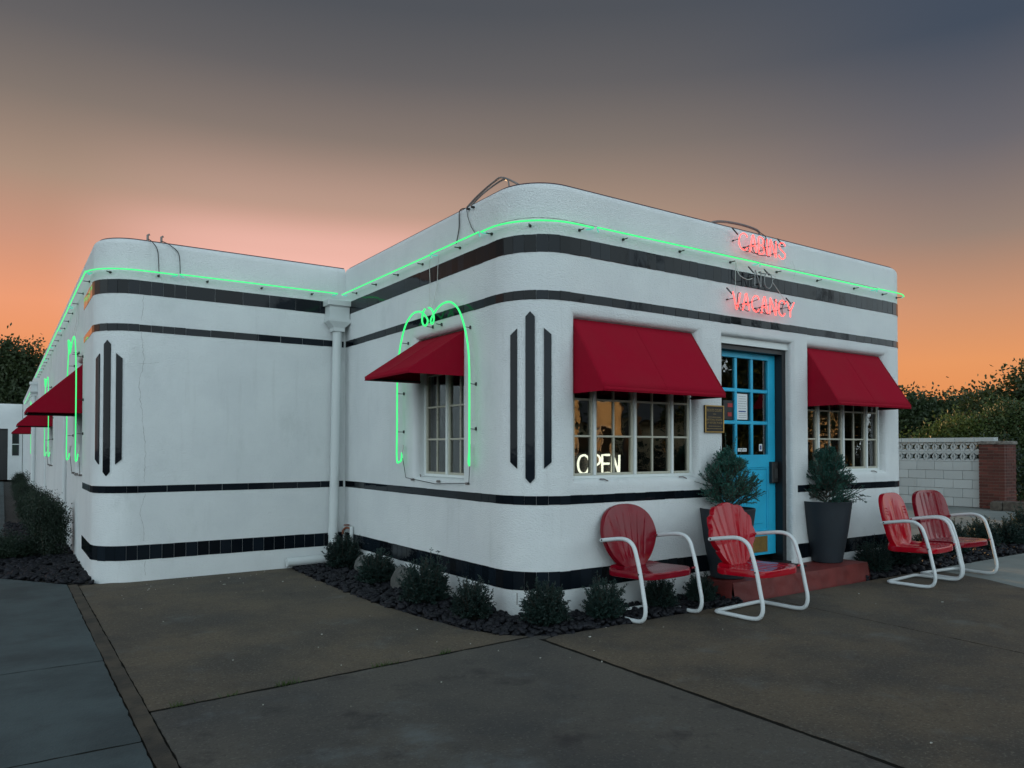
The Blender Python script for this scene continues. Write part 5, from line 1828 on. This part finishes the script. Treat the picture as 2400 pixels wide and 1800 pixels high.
for c in range(21):
    zc = (c + 0.5) * ch_
    off = 0.12 if c % 2 else 0.0
    for face in (0, 1):
        a0, a1 = (PY0, PY1) if face == 0 else (PX0 + 0.1, PX1)
        a = a0 - off
        while a < a1 - 0.01:
            lo, hi = max(a, a0), min(a + 0.24, a1)
            if hi - lo > 0.04:
                o = bpy.data.objects.new('brick', BRM)
                col.objects.link(o)
                o.parent = bp
                j = random.gauss(0, 0.0015)
                if face == 0:
                    o.location = Vector((PX0 + 0.05 + j, (lo + hi) / 2, zc)) - WO[bp]
                    o.scale = (0.1, hi - lo - 0.012, ch_ - 0.012)
                else:
                    o.location = Vector(((lo + hi) / 2, PY0 + 0.05 + j, zc)) - WO[bp]
                    o.scale = (hi - lo - 0.012, 0.1, ch_ - 0.012)
            a += 0.24
cs = MB()
N_ = 10
vs = []
for zc, g_ in ((1.50, 0.03), (1.515, 0.045), (1.56, 0.04), (1.575, 0.015)):
    for k in range(4 * N_):
        sd_, f = divmod(k, N_)
        f /= N_
        cx = [(PX0 + (PX1 - PX0) * f, PY0), (PX1, PY0 + (PY1 - PY0) * f), (PX1 - (PX1 - PX0) * f, PY1), (PX0, PY1 - (PY1 - PY0) * f)][sd_]
        mx_, my_ = (PX0 + PX1) / 2, (PY0 + PY1) / 2
        vs.append((mx_ + (cx[0] - mx_) * (1 + g_ * 2) + random.gauss(0, 0.005), my_ + (cx[1] - my_) * (1 + g_ * 2) + random.gauss(0, 0.005), zc + random.gauss(0, 0.003)))
K = 4 * N_
fs = [(r_ * K + k, r_ * K + (k + 1) % K, (r_ + 1) * K + (k + 1) % K, (r_ + 1) * K + k) for r_ in range(3) for k in range(K)] + [tuple(range(3 * K, 4 * K)), tuple(reversed(range(K)))]
cs.add(vs, fs)
cs.build('cap_stone', 'cap_stone', bp)
slp = MB()
for k in range(13):
    pass
sp_pts = [(14.9 + 0.0 * k, 3.0 - 0.5 * k, 0) for k in range(2)]
MB().cbox((15.15, 0.2, 0.0), (15.42, 2.85, 0.21), 0.02).build('timber_sleeper', 'timber')
tag(bpy.data.objects['timber_sleeper'], 'weathered grey timber sleeper lying at the foot of the brick pillar', 'timber')
MB().cbox((15.10, 2.87, 0.0), (15.40, 3.10, 0.20), 0.03).build('timber_block', 'timber')
tag(bpy.data.objects['timber_block'], 'short rotten timber block between sleeper and brick pillar', 'timber')
pv = MB().add([(16.3, -2, 0.004), (40, -2, 0.004), (40, 7.4, 0.004), (16.3, 5.6, 0.004)], [(0, 1, 2, 3)]).build('pavement', 'brick')
pv['kind'] = 'structure'
ls = MB()
for k in range(2600):
    x, y = random.uniform(18.5, 26), random.uniform(3.4, 8.5)
    h_ = random.uniform(0.05, 0.14)
    a = random.uniform(0, 6.28)
    ls.add([(x - 0.01 * math.cos(a), y - 0.01 * math.sin(a), 0.0), (x + 0.01 * math.cos(a), y + 0.01 * math.sin(a), 0.0), (x + random.gauss(0, 0.04), y + random.gauss(0, 0.04), h_)], [(0, 1, 2)])
tag(ls.build('grass', 'grass'), 'strip of green grass beyond the brick pillar', 'grass', kind='stuff')

# ------------------------------------------------------------------ inside the office
tb = thing('side_table', 'dark side table inside the arched neon window', 'table', (0.75, 1.75, 0.2))
MB().cbox((0.45, 1.35, 0.86), (1.05, 2.15, 0.90), 0.005).build('tabletop', 'floor_wood', tb)
for x in (0.48, 0.98):
    for y in (1.38, 2.08):
        MB().box((x, y, 0.2), (x + 0.04, y + 0.04, 0.86)).build('leg', 'floor_wood', tb)
tl_ = thing('table_lamp', 'table lamp with pale drum shade inside the arched neon window', 'lamp', (0.72, 1.62, 0.90))
MB().lathe([(0.07, 0.0), (0.07, 0.015), (0.015, 0.03), (0.012, 0.22), (0.0, 0.22)], (0.72, 1.62, 0.90), 16).build('base', 'brass', tl_, smooth=40)
MB().lathe([(0.12, 0.20), (0.11, 0.46), (0.108, 0.46), (0.118, 0.20)], (0.72, 1.62, 0.98), 24).build('lamp_shade', 'lamp_shade', tl_, smooth=40)

# ------------------------------------------------------------------ across the street (seen mirrored in the panes)
def house(loc, w_, d_, h_, rh, label, group='houses across the street'):
    x, y, _ = loc
    root = thing('house', label, 'house', loc, group)
    MB().box((x - w_ / 2, y - d_, 0), (x + w_ / 2, y, h_)).build('wall', 'house_cream', root)
    rf = MB()
    e = 0.5
    rf.add([(x - w_ / 2 - e, y + e, h_ - 0.1), (x + w_ / 2 + e, y + e, h_ - 0.1), (x + w_ / 2 + e, y - d_ - e, h_ - 0.1), (x - w_ / 2 - e, y - d_ - e, h_ - 0.1), (x, y + e, h_ + rh), (x, y - d_ - e, h_ + rh)],
           [(0, 4, 5, 3), (1, 2, 5, 4), (0, 3, 2, 1)])
    rf.build('roof', 'house_roof', root)
    MB().add([(x - w_ / 2, y + 0.002, h_ - 0.1), (x + w_ / 2, y + 0.002, h_ - 0.1), (x, y + 0.002, h_ + rh - 0.25)], [(0, 1, 2)]).build('gable', 'house_cream', root)
    for i, fx in enumerate((-0.3, 0.0, 0.3)):
        for z in ([0.9, 3.6] if h_ > 4.5 else [0.9]):
            if z + 1.5 > h_:
                continue
            cx = x + fx * w_
            wn_ = MB().box((cx - 0.5, y, z), (cx + 0.5, y + 0.05, z + 1.5)).build('window', 'house_trim', root)
            MB().box((cx - 0.42, y + 0.05, z + 0.08), (cx + 0.42, y + 0.055, z + 1.42)).build('pane', 'glass_dark', wn_)
    return root
house((18.6, -22, 0), 4.8, 8.0, 5.2, 2.6, 'cream two storey house mirrored in the wide window')
house((33.0, -26, 0), 8.0, 8.0, 3.2, 2.2, 'low cream house with gabled roof mirrored in the panes')
house((47.0, -29, 0), 9.0, 8.0, 5.4, 2.6, 'farther cream house mirrored in the right window')
for (x, y, lb) in ((13.9, -13.5, 'wooden utility pole across the street mirrored in the wide window'), (27.0, -15.0, 'farther wooden utility pole across the street')):
    pr = thing('utility_pole', lb, 'pole', (x, y, 0), 'utility poles across the street')
    MB().tube([(x, y, 0), (x + 0.12, y, 9)], [0.16, 0.11], 12).build('post', 'bark', pr, smooth=60)
    MB().box((x - 1.0, y - 0.06, 8.2), (x + 1.2, y + 0.06, 8.34)).build('crossarm', 'bark', pr)
    MB().lathe([(0.0, 0.0), (0.2, 0.0), (0.22, 0.1), (0.22, 0.7), (0.16, 0.8), (0.0, 0.8)], (x + 0.4, y, 6.9), 16).build('transformer', 'conduit_grey', pr, smooth=40)
tree('street_tree', 'broadleaf tree across the street mirrored in the door panes', (26.2, -18.5, 0), 201, 7.5, 4.6, 1.4, 12000, 0.22, 'leaf_green', 'trees across the street', 20, 0.0)
tree('street_tree', 'narrow dark tree across the street beside the low house', (37.5, -21, 0), 202, 7.0, 3.6, 1.2, 6000, 0.22, 'leaf_dark', 'trees across the street', 20, 0.0)

r = np.random.default_rng(190)  # tree belt added opposite so the low reflections stay dark
bl = []
for k in range(90):
    a = R_(75 + 150 * k / 89 + r.normal(0, 0.5))
    dist = r.uniform(40, 50)
    hh = r.uniform(2.4, 4.6)
    bl.append((dist * math.sin(a), dist * math.cos(a), hh * 0.55, r.uniform(1.4, 2.4), r.uniform(1.4, 2.4), hh * 0.6))
tl = bpy.data.objects.new('treeline', leafy_mesh(191, 'leaf_dark', 30000, 0.30, bl))
col.objects.link(tl)
tag(tl, 'belt of dark trees added across the street to darken the panes', 'trees', kind='stuff')

hb = [(10 + 0.55 * k, -15.2 - 0.02 * k, 0.6, 0.55, 0.5, 0.75) for k in range(70)]  # added stand-in for parked cars, keeps the lower panes dark
hg = bpy.data.objects.new('added_hedge', leafy_mesh(192, 'leaf_hedge', 30000, 0.10, hb))
col.objects.link(hg)
tag(hg, 'dark hedge added in place of parked cars to darken the lower panes', 'added_hedge', kind='stuff')

hb = [(16.9 + random.gauss(0, 0.12), 3.6 + 0.4 * k, 0.8, 0.45, 0.45, 0.80) for k in range(16)]  # added behind the wall so the star holes look dark
hg = bpy.data.objects.new('added_hedge', leafy_mesh(193, 'leaf_hedge', 24000, 0.075, hb))
col.objects.link(hg)
tag(hg, 'dark hedge added behind the white block wall to darken its pierced courses', 'added_hedge', kind='stuff')

tree('street_tree', 'small dark tree across the street between house and pole', (23.4, -19.5, 0), 203, 5.2, 2.6, 1.0, 9000, 0.18, 'leaf_dark', 'trees across the street', 18, 0.0)
